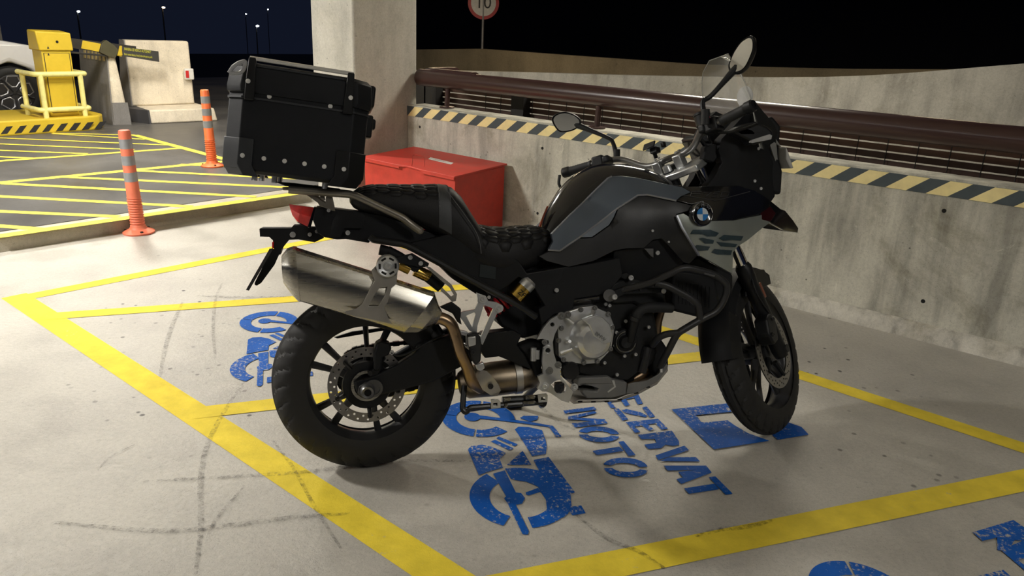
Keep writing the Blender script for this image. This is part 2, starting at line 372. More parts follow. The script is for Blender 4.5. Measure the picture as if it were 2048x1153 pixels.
# yellow bars of the hazard band, measured from the photo: lower-left corners along the wall
lows = [1.0]
def s_at(x, y, z): p = on_d(x, y, 4.45); return float(p[:2] @ WX)
P0 = s_at(*wP(135, 600), 0); P1 = s_at(*wP(1765, 850), 0); per = (P0-P1)/8.; sh = s_at(*wP(135, 600), 0)-s_at(*wP(225, 480), 0); bw = (s_at(*wP(135, 600), 0)-s_at(*wP(225, 610), 0))
k = -2; 
while True:
    a = P0 - k*per; k += 1
    if a < -6.8: break
    q = [(min(4.83, a), Z0), (min(4.83, a-bw), Z0), (min(4.83, a-bw-sh), Z1), (min(4.83, a-sh), Z1)]
    if q[2][0] >= 4.829: continue
    mk('hazard_bar', *prism([q], 4.4455, 4.447, lambda u, v, w: sd(u, w, v)), YWALL, wall, smooth=False)
HOLE = M('dark_hole', (.006, .006, .006), .9)
for (x, y) in [wP(100, 686), wP(1355, 905), (1888, 422), (1846, 603), (1075, 427), (1570, 0)][:5]:
    p = on_d(x, y, 4.449); r = .014
    o = mk('tie_hole', *lathe([(0, -.0006), (r*.72, -.0006), (r*.80, .0002), (r*.8, .004)], p, (*MX, 0), 16), HOLE, wall)  # flat black disc on the face, painting in the shade of an uncut hole
# pillar
mk('wall_left', *hexa([sd(4.838, 3.90), sd(5.368, 3.90), sd(5.368, 4.56), sd(4.838, 4.56)], [sd(4.838, 3.90, 3.2), sd(5.368, 3.90, 3.2), sd(5.368, 4.56, 3.2), sd(4.838, 4.56, 3.2)]), PILLM, bev=.018, seg=3, kind='structure')
CEILM = M('white_painted_concrete', (.62, .60, .55), .8, var=.06)
mk('ceiling', *box(sd(4.5, -1.6, 3.3), (23, 12.5, .2), [(*WX, 0), (*MX, 0), (0, 0, 1)]), CEILM, kind='structure', smooth=False)
for i, s in enumerate((-4.5, .6, 5.1, 9.6, 14.1)):
    mk('trim_%d' % (i+2), *box(sd(s, -1.6, 3.12), (.35, 12.5, .22), [(*WX, 0), (*MX, 0), (0, 0, 1)]), CEILM, kind='structure', smooth=False)
# ceiling fittings that hold the tubes
TUBE, nt, bs = base_mat('lit_tube'); bs.inputs['Emission Color'].default_value = (1, .95, .85, 1); bs.inputs['Emission Strength'].default_value = 6; bs.inputs['Base Color'].default_value = (.8, .8, .8, 1)
for i, (s, d, z, L, pw, c_) in enumerate(LAMPS):
    t = thing('ceiling_light', ['fluorescent fitting on the ceiling left of the parking bays, the nearer to the kerb', 'fluorescent fitting on the ceiling over the hatched paving beyond the kerb', 'added fill light fitting on the ceiling behind the viewer', 'added fill light fitting on the ceiling over the right end of the parapet', 'added fill light fitting over the yellow barrier'][i], 'lamp', sd(s, d, 3.2), 'fluorescent ceiling lights')
    ax = [(*WX, 0), (*MX, 0), (0, 0, 1)]
    mk('housing', *rel(box(sd(s, d, 3.12), (L, .2, .12), ax), sd(s, d, 3.2)), WHITE, t, smooth=False)
    for e in (-.06, .06): mk('tube', *rel(cyl(sd(s-L/2+.03, d+e, 3.055), sd(s+L/2-.03, d+e, 3.055), .012, 10), sd(s, d, 3.2)), TUBE, t)

# painted lines -----------------------------------------------------------------
def strip(a, b, w, z, u0=None):
    a, b = np.asarray(a), np.asarray(b); d = (b-a)/np.linalg.norm(b-a); n = np.array([-d[1], d[0], 0])*w/2
    k = max(1, int(np.linalg.norm(b-a)/.4)); V = []
    for i in range(k+1): p = a+(b-a)*i/k; V += [(p-n)+[0, 0, z], (p+n)+[0, 0, z]]
    return V, [(2*i, 2*i+2, 2*i+3, 2*i+1) for i in range(k)]
Lw = .112
L_A = (fl(12, 601)+fl(103, 621))/2; L_B = (fl(640, 1030)+fl(640, 956))/2
def line_int(p, q, r, s_):
    A = np.array([[q[0]-p[0], r[0]-s_[0]], [q[1]-p[1], r[1]-s_[1]]]); t = np.linalg.solve(A, [r[0]-p[0], r[1]-p[1]]); return p+(q-p)*t[0]
Ldir = (L_B-L_A)/np.linalg.norm(L_B-L_A)
R_A, R_B = fl(1356, 671), fl(2048, 897)
T_A, T_B = fl(94, 587), fl(531, 501)
c0 = line_int(L_A, L_B, T_A, T_B)
mk('parking_line', *strip(c0-Ldir*.07, L_B+Ldir*4.2, .125, .0012), YPAINT, floor, smooth=False)
c1 = line_int(R_A, R_B, T_A, T_B)
mk('parking_line', *strip(c0-(T_B-T_A)/np.linalg.norm(T_B-T_A)*.05, c1, .10, .0016), YPAINT, floor, smooth=False)
Rd = (R_B-R_A)/np.linalg.norm(R_B-R_A)
mk('parking_line', *strip(R_A-Rd*3.2, R_B+Rd*3, .10, .0012), YPAINT, floor, smooth=False)
D2a, D2b = fl(437, 822), fl(1414, 712); Dd = (D2b-D2a)/np.linalg.norm(D2b-D2a)
PER = None
D3m = (fl(1660, 1021)+fl(1660, 1062))/2; D1m = fl(360, 615)
for p in (D1m, D2a, D3m, D3m+(D3m-D2a)-Dd*((D3m-D2a) @ Dd)):
    a = line_int(p, p+Dd, L_A, L_B); b = line_int(p, p+Dd, R_A, R_B)
    mk('parking_line', *strip(a, b, .10 if p is not D3m else .115, .002), YPAINT, floor, smooth=False)
a2 = line_int(D2a, D2a+Dd, L_A, L_B); a3 = line_int(D3m, D3m+Dd, L_A, L_B); a1 = line_int(D1m, D1m+Dd, L_A, L_B)
PER = a3-a2; PERm = a2-a1

# blue stencils, drawn in the floor plane ---------------------------------------
def flN(w, pts): return [fl(*w(u, v)) for u, v in pts]
def ell(w, c, rx, ry, rot, a0, a1, n=26):
    out = []
    for i in range(n+1):
        a = math.radians(a0+(a1-a0)*i/n); x, y = rx*math.cos(a), ry*math.sin(a); t = math.radians(rot)
        out.append((c[0]+x*math.cos(t)-y*math.sin(t), c[1]+x*math.sin(t)+y*math.cos(t)))
    return out
def ring(c, R_, r_, rot, a0, a1): return ell(None, c, *R_, rot, a0, a1) + ell(None, c, *r_, rot, a1, a0)
FW = (695, 838); RWc = (372, 228)
icon = [
    ring(FW, (392, 232), (238, 150), 4, 107, 226), ring(FW, (392, 232), (238, 150), 4, 14, 74), ring(FW, (392, 232), (238, 150), 4, 250, 306),
    [(485, 650), (575, 625), (660, 795), (700, 800), (730, 838), (708, 880), (660, 892), (760, 1095), (752, 1120), (712, 1117), (600, 885), (570, 840), (585, 825)],
    [(735, 795), (830, 760), (850, 790), (760, 818), (740, 812)],
    [(600, 640), (590, 620), (700, 606), (838, 626), (795, 545), (912, 522), (1000, 640), (1115, 795), (1080, 805), (1088, 900), (1060, 960), (1020, 990), (900, 930), (890, 850), (850, 790), (830, 750), (740, 712), (640, 698)],
    [(1080, 905), (1162, 895), (1197, 955), (1098, 972), (1070, 945)],
    [(712, 475), (778, 582), (590, 584)],
    [(652, 310), (680, 288), (760, 292), (860, 315), (885, 380), (898, 440), (890, 500), (785, 516), (720, 410)],
    [(290, 465), (320, 435), (400, 428), (480, 445), (582, 490), (535, 540), (562, 603), (460, 632), (375, 662), (345, 590)],
    [(466, 402), (500, 390), (642, 455), (612, 472)], [(508, 378), (530, 364), (675, 425), (650, 440)],
    ring(RWc, (282, 138), (172, 84), 4, 96, 186), ring(RWc, (282, 138), (172, 84), 4, 36, 92), ring(RWc, (282, 138), (172, 84), 4, -172, -88), ring(RWc, (282, 138), (172, 84), 4, -84, -6),
    ell(None, (325, 213), 62, 32, 3, 0, 350), [(372, 200), (540, 222), (760, 250), (945, 283), (1012, 365), (972, 370), (915, 292), (700, 262), (520, 240), (375, 225)],
    [(690, 222), (720, 205), (832, 206), (825, 235), (770, 250)],
]
ZN = [.0024]
def blue(poly3, off, z, name='motorcycle_symbol'):
    ZN[0] += .00002; z = ZN[0]
    P = [(p[0]+off[0], p[1]+off[1]) for p in poly3]
    tri = geometry.tessellate_polygon([[Vector((x, y, 0)) for x, y in P]])
    return [(x, y, z) for x, y in P], [tuple(t) for t in tri]
icon3 = [flN(wN, p) for p in icon]
for k, off in enumerate((np.zeros(3), -PERm, PER)):
    mk('motorcycle_symbol', *merge(*[blue(p, off, .0024+.0001*k) for p in icon3]), BPAINT, floor, smooth=False)
TX = {  # stencil letters read in window wT, each a set of closed strokes
    'E': [[(345, 60), (600, 10), (652, 115), (612, 122), (585, 70), (520, 82), (550, 128), (512, 135), (480, 90), (400, 103), (440, 150), (398, 150)]],
    'Z': [[(645, 145), (682, 138), (748, 218), (706, 226)], [(480, 165), (522, 158), (640, 185), (688, 212), (672, 222), (560, 200), (505, 186)], [(420, 160), (462, 155), (538, 240), (492, 250)]],
    'E.': [[(518, 262), (770, 235), (850, 315), (800, 322), (750, 272), (690, 280), (742, 322), (702, 330), (645, 290), (585, 298), (632, 340), (592, 348)]],
    'R': [[(612, 362), (880, 330), (935, 410), (938, 440), (890, 450), (830, 440), (795, 468), (695, 474), (662, 440), (760, 425), (745, 395), (640, 396)]],
    'V': [[(750, 525), (980, 447), (1015, 483), (775, 562)], [(785, 570), (850, 540), (1070, 538), (1103, 573)]],
    'A': [[(818, 605), (1150, 605), (1195, 660), (955, 750), (915, 712), (968, 700), (930, 655), (1075, 640), (845, 645)]],
    'T': [[(1170, 697), (1222, 690), (1360, 828), (1305, 836)], [(975, 785), (1215, 748), (1252, 792), (1015, 828)]],
    'M': [[(25, 170), (270, 140), (285, 165), (40, 195)], [(60, 220), (270, 175), (290, 190), (130, 228), (350, 238), (376, 272), (120, 305), (90, 272), (260, 255), (65, 240)]],
    'O': [ring((308, 361), (160, 58), (92, 22), 3, 8, 172), ring((305, 355), (160, 58), (92, 22), 3, 188, 352)],
    'T.': [[(458, 418), (500, 412), (595, 522), (540, 530)], [(252, 490), (465, 456), (503, 490), (290, 522)]],
    'O.': [ring((520, 625), (175, 72), (108, 30), 3, 8, 172), ring((515, 616), (175, 72), (108, 30), 3, 188, 352)],
}
for nm, strokes in TX.items():
    st3 = [flN(wT, q) for q in strokes]
    for k, off in enumerate((np.zeros(3), PER)): mk('stencil_letter', *merge(*[blue(q, off, .0024+.0001*k) for q in st3]), BPAINT, floor, smooth=False)
# hidden first letter of the line, painted in the next bay too
st3 = [[fl(*p) for p in ((1185, 777), (1262, 765), (1275, 778), (1268, 788), (1240, 786), (1218, 796), (1202, 796), (1216, 783), (1190, 786))]]
for off in (np.zeros(3), PER): mk('stencil_letter', *merge(*[blue(q, off, .0024) for q in st3]), BPAINT, floor, smooth=False)
bigP = [[(876, 162), (1400, 105), (1545, 88), (1570, 82), (1700, 170), (1790, 262), (1900, 300), (1958, 362), (1715, 402), (1680, 375), (1640, 330), (1480, 190), (1420, 175), (1070, 208), (1110, 262), (1140, 265), (1320, 248), (1370, 285), (1480, 350), (1650, 410), (1212, 478)]]
for k, off in enumerate((np.zeros(3), PER)): mk('stencil_letter', *merge(*[blue(flN(wT, q), off, .0024) for q in bigP]), BPAINT, floor, smooth=False)

# tyre marks and drip stains
MARK, nt, bs = base_mat('tyre_mark'); v = coords(nt)
bs.inputs['Base Color'].default_value = (.05, .046, .044, 1); bs.inputs['Roughness'].default_value = .6; bs.inputs['Specular IOR Level'].default_value = .2
g1 = noise(nt, 60, 4, .8, v); lk(nt, ramp(nt, g1.outputs[0], [(.44, 0.), (.70, .6)]).outputs[0], bs.inputs['Alpha'])
ZM = [.0034]
def mark(px, w, z=.0032):
    ZM[0] += .00003; z = ZM[0]
    P = smooth_path([fl(*p) for p in px], 8); V = []; N = len(P)
    for i, p in enumerate(P):
        t = P[min(i+1, N-1)]-P[max(i-1, 0)]; t /= np.linalg.norm(t); n = np.array([-t[1], t[0], 0])*w/2*(.35+.65*math.sin(math.pi*min(1, max(0, (i+.5)/N)))**.5)
        V += [p-n+[0, 0, z], p+n+[0, 0, z]]
    mk('tyre_mark', V, [(2*i, 2*i+2, 2*i+3, 2*i+1) for i in range(N-1)], MARK, floor, smooth=False)
mark([wZ(1420, 410), wZ(1380, 520), wZ(1365, 700), wZ(1378, 890)], .018)
mark([wZ(1170, 530), wZ(1110, 660), wZ(1060, 820), wZ(1025, 1010)], .022)
mark([wL(1400, 40), wL(1280, 220), wL(1190, 400), wL(1150, 600), wL(1150, 880), wL(1120, 1150)], .02)
mark([wL(1560, 380), wL(1680, 540), wL(1800, 760), wL(1950, 1000)], .014)
mark([wL(1400, 640), wL(1240, 830), wL(1180, 960)], .012)
mark([wL(780, 400), wL(640, 470), wL(560, 550)], .01)
mark([wL(900, 610), wL(1300, 590), wL(1750, 560), wL(2300, 500), wL(2700, 500)], .022)
mark([wL(300, 850), wL(900, 900), wL(1300, 870), wL(1700, 820), wL(2000, 800)], .026)
mark([(1150, 1030), (1215, 1080), (1275, 1105), (1330, 1140)], .02)
mark([(1390, 1075), (1440, 1062), (1500, 1055), (1545, 1043)], .022)
mark([wZ(1260, 490), wZ(1560, 500), wZ(1890, 495)], .03)
mark([(1050, 800), (1080, 815), (1115, 845), (1150, 862)], .018)

# hatched markings on the raised carriageway
HP = paint_mat('hatch_paint', (.78, .66, .10), .34, .46)
ZH = [.0012]
def hl(w, a, b, wd=.07):
    ZH[0] += .0001; mk('hatch_line', *strip(fl(*w(*a), ZP), fl(*w(*b), ZP), wd, ZH[0]), HP, plat, smooth=False)
hl(wH, (-40, 782), (1920, 500), .10); hl(wH, (-60, 440), (1440, 298), .10)
for a, b in (((-300, 690), (300, 735)), ((-200, 610), (760, 652)), ((-200, 512), (1230, 588)), ((20, 440), (1640, 525)), ((380, 397), (1850, 465)), ((810, 355), (1900, 410)), ((1150, 318), (2000, 352))): hl(wH, a, b, .075)
hl(wH, (-60, 300), (1180, 212), .09); hl(wH, (1440, 285), (860, 130), .09); hl(wH, (860, 130), (330, 118), .07)
for a, b in (((-160, 262), (200, 278)), ((-160, 222), (560, 250)), ((-160, 180), (860, 224)), ((-160, 142), (1090, 195)), ((340, 122), (930, 158))): hl(wH, a, b, .06)
# lower ground and the two ramp walls behind the parapet
GROUND = M('dark_asphalt', (.035, .034, .033), .8, var=.3, nscale=2)
mk('floor', *box(sd(0, 40, -2.6), (160, 70, .2), [(*WX, 0), (*MX, 0), (0, 0, 1)]), GROUND, kind='structure', smooth=False)
mk('floor', *box(sd(70, 0, -14.1), (100, 200, .2), [(*WX, 0), (*MX, 0), (0, 0, 1)]), GROUND, kind='structure', smooth=False)
def wall_line(name, pts, zb, th, mat):
    pts = sorted(pts, key=lambda p: p[0]); V = []
    for s, d, z in pts: V += [sd(s, d, zb), sd(s, d, z), sd(s, d+th, z), sd(s, d+th, zb)]
    n = len(pts); F = [(4*i+k, 4*i+(k+1) % 4, 4*i+4+(k+1) % 4, 4*i+4+k) for i in range(n-1) for k in range(4)]+[(0, 1, 2, 3), tuple(4*(n-1)+k for k in (3, 2, 1, 0))]
    return mk(name, V, F, mat, kind='structure', smooth=False)
def wpts(px, d):
    out = []
    for x, y in px:
        p = on_d(x, y, d); out.append((float(p[:2] @ WX), d, float(p[2])))
    return out
wall_line('wall_back', wpts([(760, 141), (833, 141), (900, 141.5), (1060, 145), (1226, 150), (1400, 153.5), (1531, 155), (1640, 154.5), (1738, 151), (1830, 145), (1927, 137), (2048, 127), (2400, 95)], 9.0), -2.5, .22, RAMPM)
wall_line('wall_back', wpts([(760, 99), (833, 99), (960, 97.5), (1141, 111), (1385, 128), (1519, 134), (1700, 138), (1896, 139), (2300, 150)], 14.0), -2.5, .25, wall_mat('far_ramp_concrete', (.30, .25, .16), .3, scale=.5))
BACKDROP = M('night_backdrop', (.02, .018, .017), .7, var=.3, nscale=1, stretch=(6, 6, .3))
mk('wall_back', *box(sd(float(on_d(735, 60, 30)[:2] @ WX)-45, 30, 6), (90, .4, 18), [(*WX, 0), (*MX, 0), (0, 0, 1)]), BACKDROP, kind='structure', smooth=False)  # dark sheet added to blacken the night background right of the pillar

# ================================================================== things around the motorcycle
BROWN = M('brown_gloss_paint', (.050, .024, .020), .30, coat=.15, var=.05, nscale=3, rvar=.08)
rail = thing('pipe_railing', 'dark brown painted pipe railing on short posts along the parapet top', 'railing', sd(2, 4.56, .872))
ro = sd(2, 4.56, .872)
mk('pipe', *rel(tube([sd(s, 4.56, 1.092) for s in np.linspace(-6.5, 4.80, 24)], .068, 20), ro), BROWN, rail)
mk('pipe_elbow', *rel(tube(smooth_path([sd(4.2, 4.58, 1.10), sd(4.66, 4.60, 1.10), sd(4.76, 4.66, 1.10), sd(4.775, 4.95, 1.10)], 6), .073, 18), ro), BROWN, rail)
for px in ((wP(378, 460)), (wP(1915, 650)), (1527, 303), (2300, 470)):
    p = on_d(*px, 4.55); s = float(p[:2] @ WX)
    po = mk('post', *rel(cyl(sd(s, 4.55, .875), sd(s, 4.56, 1.06), .021, 12), ro), BROWN, rail)
    mk('base_flange', *rel(lathe([(.0, .0), (.062, 0), (.062, .012), (.03, .016), (.0, .016)], sd(s, 4.55, .872), (0, 0, 1), 18), ro), BROWN, po)
# louvred screen behind the railing: slats, posts, welded mesh
scr = thing('louvre_screen', 'dark brown slatted screen with wire mesh behind the pipe railing', 'fence', sd(2, 5.0, .2)); so = sd(2, 5.0, .2)
SLAT = M('dark_brown_slat', (.055, .026, .019), .5); DPOST = M('blackened_post', (.012, .011, .011), .5)
for z in np.arange(.55, .99, .047):
    mk('slat', *rel(box(sd(-.6, 5.0, z), (12.4, .012, .037), [(*WX, 0), (*MX, 0), (0, 0, 1)]), so), SLAT if z < .9 else M('lit_brown_slat', (.11, .055, .036), .5), scr, smooth=False)  # upper slats get a lighter brown that paints in the light on them
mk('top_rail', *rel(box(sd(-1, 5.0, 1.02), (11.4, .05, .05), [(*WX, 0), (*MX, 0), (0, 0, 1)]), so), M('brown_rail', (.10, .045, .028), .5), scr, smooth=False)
for s in (float(on_d(868, 215, 4.93)[:2] @ WX), float(on_d(845, 215, 4.93)[:2] @ WX), float(on_d(1041, 215, 4.93)[:2] @ WX), -1.2, -3.6):
    mk('fence_post', *rel(box(sd(s, 4.93, .55), (.13, .09, 1.0), [(*WX, 0), (*MX, 0), (0, 0, 1)]), so), DPOST, scr, smooth=False)
mk('mesh_wire', *rel(merge(*[cyl(sd(s, 4.975, .5), sd(s, 4.975, 1.0), .003, 5) for s in np.arange(-5.6, 4.6, .17)]), so), DPOST, scr, kind='stuff')

# red steel box ---------------------------------------------------------------------
zb = .507; ctr = sd(4.2, 4.1, 0); RX = [(*WX, 0), (*MX, 0), (0, 0, 1)]
s0, s1, d0, d1 = 3.705, 4.69, 3.86, 4.40
rb = thing('red_storage_box', 'red steel sand box with overhanging sloped lid beside the pillar', 'box', sd(4.2, 4.13, 0)); bo = sd(4.2, 4.13, 0)
mk('body', *rel(hexa([sd(s0, d0, .02), sd(s1, d0, .02), sd(s1, d1, .02), sd(s0, d1, .02)], [sd(s0, d0, .50), sd(s1, d0, .50), sd(s1, d1, .52), sd(s0, d1, .52)]), bo), REDB, rb, bev=.004)
lz0, lz1 = .506, .53
q = [(s0-.02, d1+.005), (s0-.02, d0-.03), (4.03, d0-.03), (4.14, d0-.012), (4.20, d0-.012), (4.26, d0-.03), (s1+.02, d0-.03), (s1+.02, d1+.005)]
mk('lid', *rel(prism([q], -.006, .006, lambda u, v, w: sd(u, v, lz0+(v-d0)*.055+w)), bo), REDB, rb, bev=.002)
lip = [(s0-.02, 0), (4.03, 0), (4.14, -.0), (4.20, -.0), (4.26, 0), (s1+.02, 0)]
mk('lid_lip', *rel(box(sd(3.86, d0-.028, lz0-.012), (.34, .003, .02), RX), bo), REDB, rb, smooth=False)
mk('lid_lip', *rel(box(sd(4.485, d0-.028, lz0-.012), (.45, .003, .02), RX), bo), REDB, rb, smooth=False)
def lidp(x, y, dz=0): 
    p0 = sd(4, d0, lz0+.0065); n = np.cross(np.array([*WX, 0]), np.array([*MX, .055])); n /= np.linalg.norm(n); return on_plane(x, y, p0, n)+[0, 0, dz]
hasp = [lidp(*wS(u, v), .001) for u, v in ((418, 512), (424, 445), (440, 440), (495, 452), (505, 468), (502, 520))]
mk('hasp_wire', *rel(tube(fillet(hasp, .02), .0022, 6), bo), REDB, rb)
lab = [lidp(*wS(u, v), .0008) for u, v in ((530, 470), (545, 457), (702, 495), (684, 507))]
lb = mk('label', *rel((lab, [(0, 1, 2, 3)]), bo), WHITE, rb, smooth=False, label='white strip label with faint red print')
ex = lab[3]-lab[0]; ey = lab[1]-lab[0]; lc = (lab[0]+lab[2])/2
mk('lettering', *rel(text_mesh('LADA 001', .030, lambda x, y, z: lc+ex/np.linalg.norm(ex)*x+ey/np.linalg.norm(ey)*y+np.array([0, 0, .0006]), 0), bo), M('faded_red_ink', (.45, .16, .14), .6), lb, smooth=False)
for s in (3.8, 4.6):
    mk('foot', *rel(box(sd(s, 4.13, .01), (.06, .48, .02), RX), bo), REDB, rb, smooth=False)

# flexible bollards ------------------------------------------------------------------
ORANGE = M('orange_polyurethane', (.86, .165, .045), .45, bmp=.06, bscale=90); REFL = M('silver_reflective_tape', (.30, .31, .33), .42, .3, bmp=.2, bscale=160)
ORANGE2 = M('weathered_orange_polyurethane', (.70, .17, .09), .55, bmp=.1, bscale=60)
def bollard(base, label, lean, h=.75, mat=ORANGE):
    t = thing('flexible_bollard', label, 'bollard', base, 'orange flexible bollards'); t.rotation_euler = lean
    prof = [(.0, .0), (.105, .0), (.108, .012), (.092, .022), (.062, .034), (.052, .05)]
    z = .06
    while z < .25: prof += [(.0505-.03*(z-.06)*.3, z), (.0445-.03*(z-.06)*.3, z+.006), (.0445-.03*(z-.06)*.3, z+.010), (.0505-.03*(z-.06)*.3, z+.014)]; z += .0185
    prof += [(.045, .27), (.040, h-.015), (.036, h-.003), (.030, h), (0, h)]
    mk('post', *lathe(prof, (0, 0, 0), (0, 0, 1), 28), mat, t, ang=30)
    for k in range(3):
        zc = h*(.872-.157*k); r = np.interp(zc, [.27, h-.015], [.045, .040])+.0012
        mk('reflective_band', *lathe([(r-.004, -.033), (r, -.033), (r, .033), (r-.004, .033)], (0, 0, zc), (0, 0, 1), 28), REFL, t)
    for a in range(3): mk('anchor_bolt', *bolt((.088*math.cos(a*2.1-.9), .088*math.sin(a*2.1-.9), .020), (0, 0, 1), .011, .008), DARKM, t)
    return t
bollard(fl(278, 466), 'scuffed orange bollard with three silver bands standing below the kerb edge', (0.0, -.025, 0), .735, ORANGE2)
bollard(fl(425, 333, ZP), 'bright orange bollard with three silver bands up on the hatched paving', (0.0, -.02, 0), .735)

# barrier island, cabinet, guard, arm --------------------------------------------------
isl = thing('traffic_island', 'yellow kerbed island with black slanted hazard dashes under the barrier cabinet', 'island', sd(10.2, 3.2, ZP)); io = sd(10.2, 3.2, ZP)
IS = 10.04; zi = .27
e = [(IS, -1.0), (IS, 3.95), (IS+.06, 4.12), (IS+.2, 4.22), (IS+.9, 4.22), (IS+1.1, 3.9), (IS+1.1, -1.0)]
mk('kerb_body', *rel(prism([e], ZP, zi, lambda u, v, w: sd(u, v, w)), io), YELLOW, isl, bev=.02)
BLK = M('black_road_paint', (.02, .02, .02), .5)
for u in (-250, -120, 5, 140, 275, 405, 535, 660, 785, 905):
    c4 = [on_s(*wI(u+a, b-(u-5)*.052), IS) for a, b in ((0, 1098), (65, 1092), (118, 1020), (55, 1026))]
    mk('hazard_dash', *rel(prism([[(p[:2] @ MX, p[2]) for p in c4]], IS-.0035, IS+.001, lambda a, b, w: sd(w, a, b)), io), BLK, isl, smooth=False)
cab = thing('barrier_cabinet', 'yellow barrier cabinet on the island, its black and yellow arm lowered rightwards', 'barrier', sd(10.45, 3.9, zi)); co = sd(10.45, 3.9, zi)
cb = lambda u, v: None
cs = IS+.17
A_ = on_s(*wI(498, 978), cs)[:2] @ MX; B_ = on_s(*wI(772, 965), cs)[:2] @ MX
cw = B_-A_; cdp = .28; ch = float(on_s(144, 98, cs)[2]); chl = float(on_s(88, 98, cs)[2]); ht = float(on_s(139, 66, cs)[2]); htl = float(on_s(75, 62, cs)[2])
mk('body', *rel(hexa([sd(cs, A_, zi), sd(cs, B_, zi), sd(cs+cdp, B_, zi), sd(cs+cdp, A_, zi)], [sd(cs, A_, ch), sd(cs, B_, ch), sd(cs+cdp, B_, ch), sd(cs+cdp, A_, ch)]), co), YELLOW, cab, bev=.006)
hd = .025
mk('head', *rel(hexa([sd(cs-hd, A_-hd, ch-.02), sd(cs-hd, B_+hd, ch-.02), sd(cs+cdp+hd, B_+hd, ch-.02), sd(cs+cdp+hd, A_-hd, ch-.02)], [sd(cs-hd, A_-hd-.02, htl), sd(cs-hd, B_+hd-.01, ht), sd(cs+cdp, B_+hd-.01, ht+.02), sd(cs+cdp, A_-hd, htl+.01)]), co), YELLOW, cab, bev=.012)
dr = mk('door', *rel(box(sd(cs-.004, (A_+B_)/2, (zi+ch)/2+.0), (.008, cw*.84, ch-zi-.1), RX), co), YELLOW, cab, bev=.002)
for z in (zi+.05, ch-.05): mk('door_gap', *rel(box(sd(cs-.002, (A_+B_)/2, z), (.01, cw*.86, .008), RX), co), BLK, cab, smooth=False)
for d_ in (A_+cw*.07, B_-cw*.07): mk('door_gap', *rel(box(sd(cs-.002, d_, (zi+ch)/2), (.01, .006, ch-zi-.1), RX), co), BLK, cab, smooth=False)
mk('lock', *rel(lathe([(.0, -.006), (.014, -.006), (.016, 0)], sd(cs-hd-.001, A_+cw*.55, ch+.08), (*WX, 0), 12), co), DARKM, cab)
tri_ = [(A_+cw*.18, ch+.0), (A_+cw*.26, ch+.0), (A_+cw*.22, ch+.03)]
mk('warning_triangle', *rel(prism([tri_], cs-hd-.002, cs-hd, lambda a, b, w: sd(w, a, b+.002)), co), BLK, cab, smooth=False)
mk('warning_triangle', *rel(prism([[(a, b-.075) for a, b in tri_]], cs-.010, cs-.007, lambda a, b, w: sd(w, a, b)), co), BLK, cab, smooth=False)
PALEY = M('pale_yellow_enamel', (.78, .72, .27), .4)
gr = thing('guard_rail', 'pale yellow tubular crash guard around the front of the barrier cabinet', 'guard rail', sd(IS+.05, 3.9, zi)); go = sd(IS+.05, 3.9, zi)
gs, gA, gB = IS+.075, on_s(*wI(455, 985), IS+.075)[:2] @ MX, on_s(*wI(828, 965), IS+.075)[:2] @ MX
gz1, gz0 = float(on_s(*wI(600, 522), IS+.045)[2]), float(on_s(*wI(640, 860), IS+.045)[2])
for z in (gz0, gz1):
    mk('rail', *rel(tube(fillet([sd(gs+.52, gA-.06, z), sd(gs, gA-.06, z), sd(gs, gB+.06, z), sd(gs+.10, gB+.075, z), sd(gs+.45, gB+.075, z)], .07), .03, 12), go), PALEY, gr)
for s, d_ in ((gs, gA), (gs, gB), (gs+.42, gA-.05), (gs+.42, gB+.06)):
    mk('post', *rel(cyl(sd(s, d_, zi), sd(s, d_, gz1), .029, 12), go), PALEY, gr)
# the arm: folded box beam running away to the right with its sign panel
ao = co
as_ = cs+.22
def armp(u, v): return on_s(*wI(u, v), as_)
def beam(c4, mat, name, par=None, th=.05, o_=ao):
    pts = [(p[:2] @ MX, p[2]) for p in c4]
    return mk(name, *rel(prism([pts], as_-th/2, as_+th/2, lambda a, b, w: sd(w, a, b)), o_), mat, par, bev=.004)
DKARM = M('black_arm_paint', (.03, .028, .024), .45); OLV = M('dark_olive_bracket', (.075, .068, .035), .5)
arm = beam([armp(*p) for p in ((560, 250), (560, 160), (1005, 215), (1300, 252), (1300, 360), (985, 315))], DKARM, 'barrier_arm', cab)
beam([armp(*p) for p in ((770, 272), (785, 195), (962, 228), (942, 306))], YELLOW, 'yellow_band', arm, th=.056)
beam([armp(*p) for p in ((560, 310), (560, 290), (1020, 335), (1010, 352))], DKARM, 'lower_beam', arm)
beam([armp(*p) for p in ((948, 310), (965, 225), (1010, 192), (1090, 245), (1128, 290), (1100, 362), (1020, 345))], OLV, 'hinge_bracket', arm, th=.075)
beam([armp(*p) for p in ((1118, 342), (1140, 245), (1165, 248), (1160, 352))], YELLOW, 'yellow_band', arm, th=.056)
pan = [on_s(*wJ(*p), as_) for p in ((78, 298), (70, 192), (490, 245), (500, 368))]
pn = beam(pan, M('dark_grey_panel', (.05, .048, .045), .5), 'sign_panel', arm, th=.062)
LIME = M('yellow_green_lettering', (.70, .68, .06), .5)
py = [on_s(*wJ(*p), as_) for p in ((15, 288), (45, 180), (62, 183), (75, 295))]
beam(py, YELLOW, 'yellow_wedge', arm, th=.066)
d_ax = (pan[2]-pan[1]); d_ax /= np.linalg.norm(d_ax); up_ = np.array([0, 0, 1.]); up_ = up_-d_ax*(up_ @ d_ax); up_ /= np.linalg.norm(up_)
nrm = np.array([*(-WX), 0])
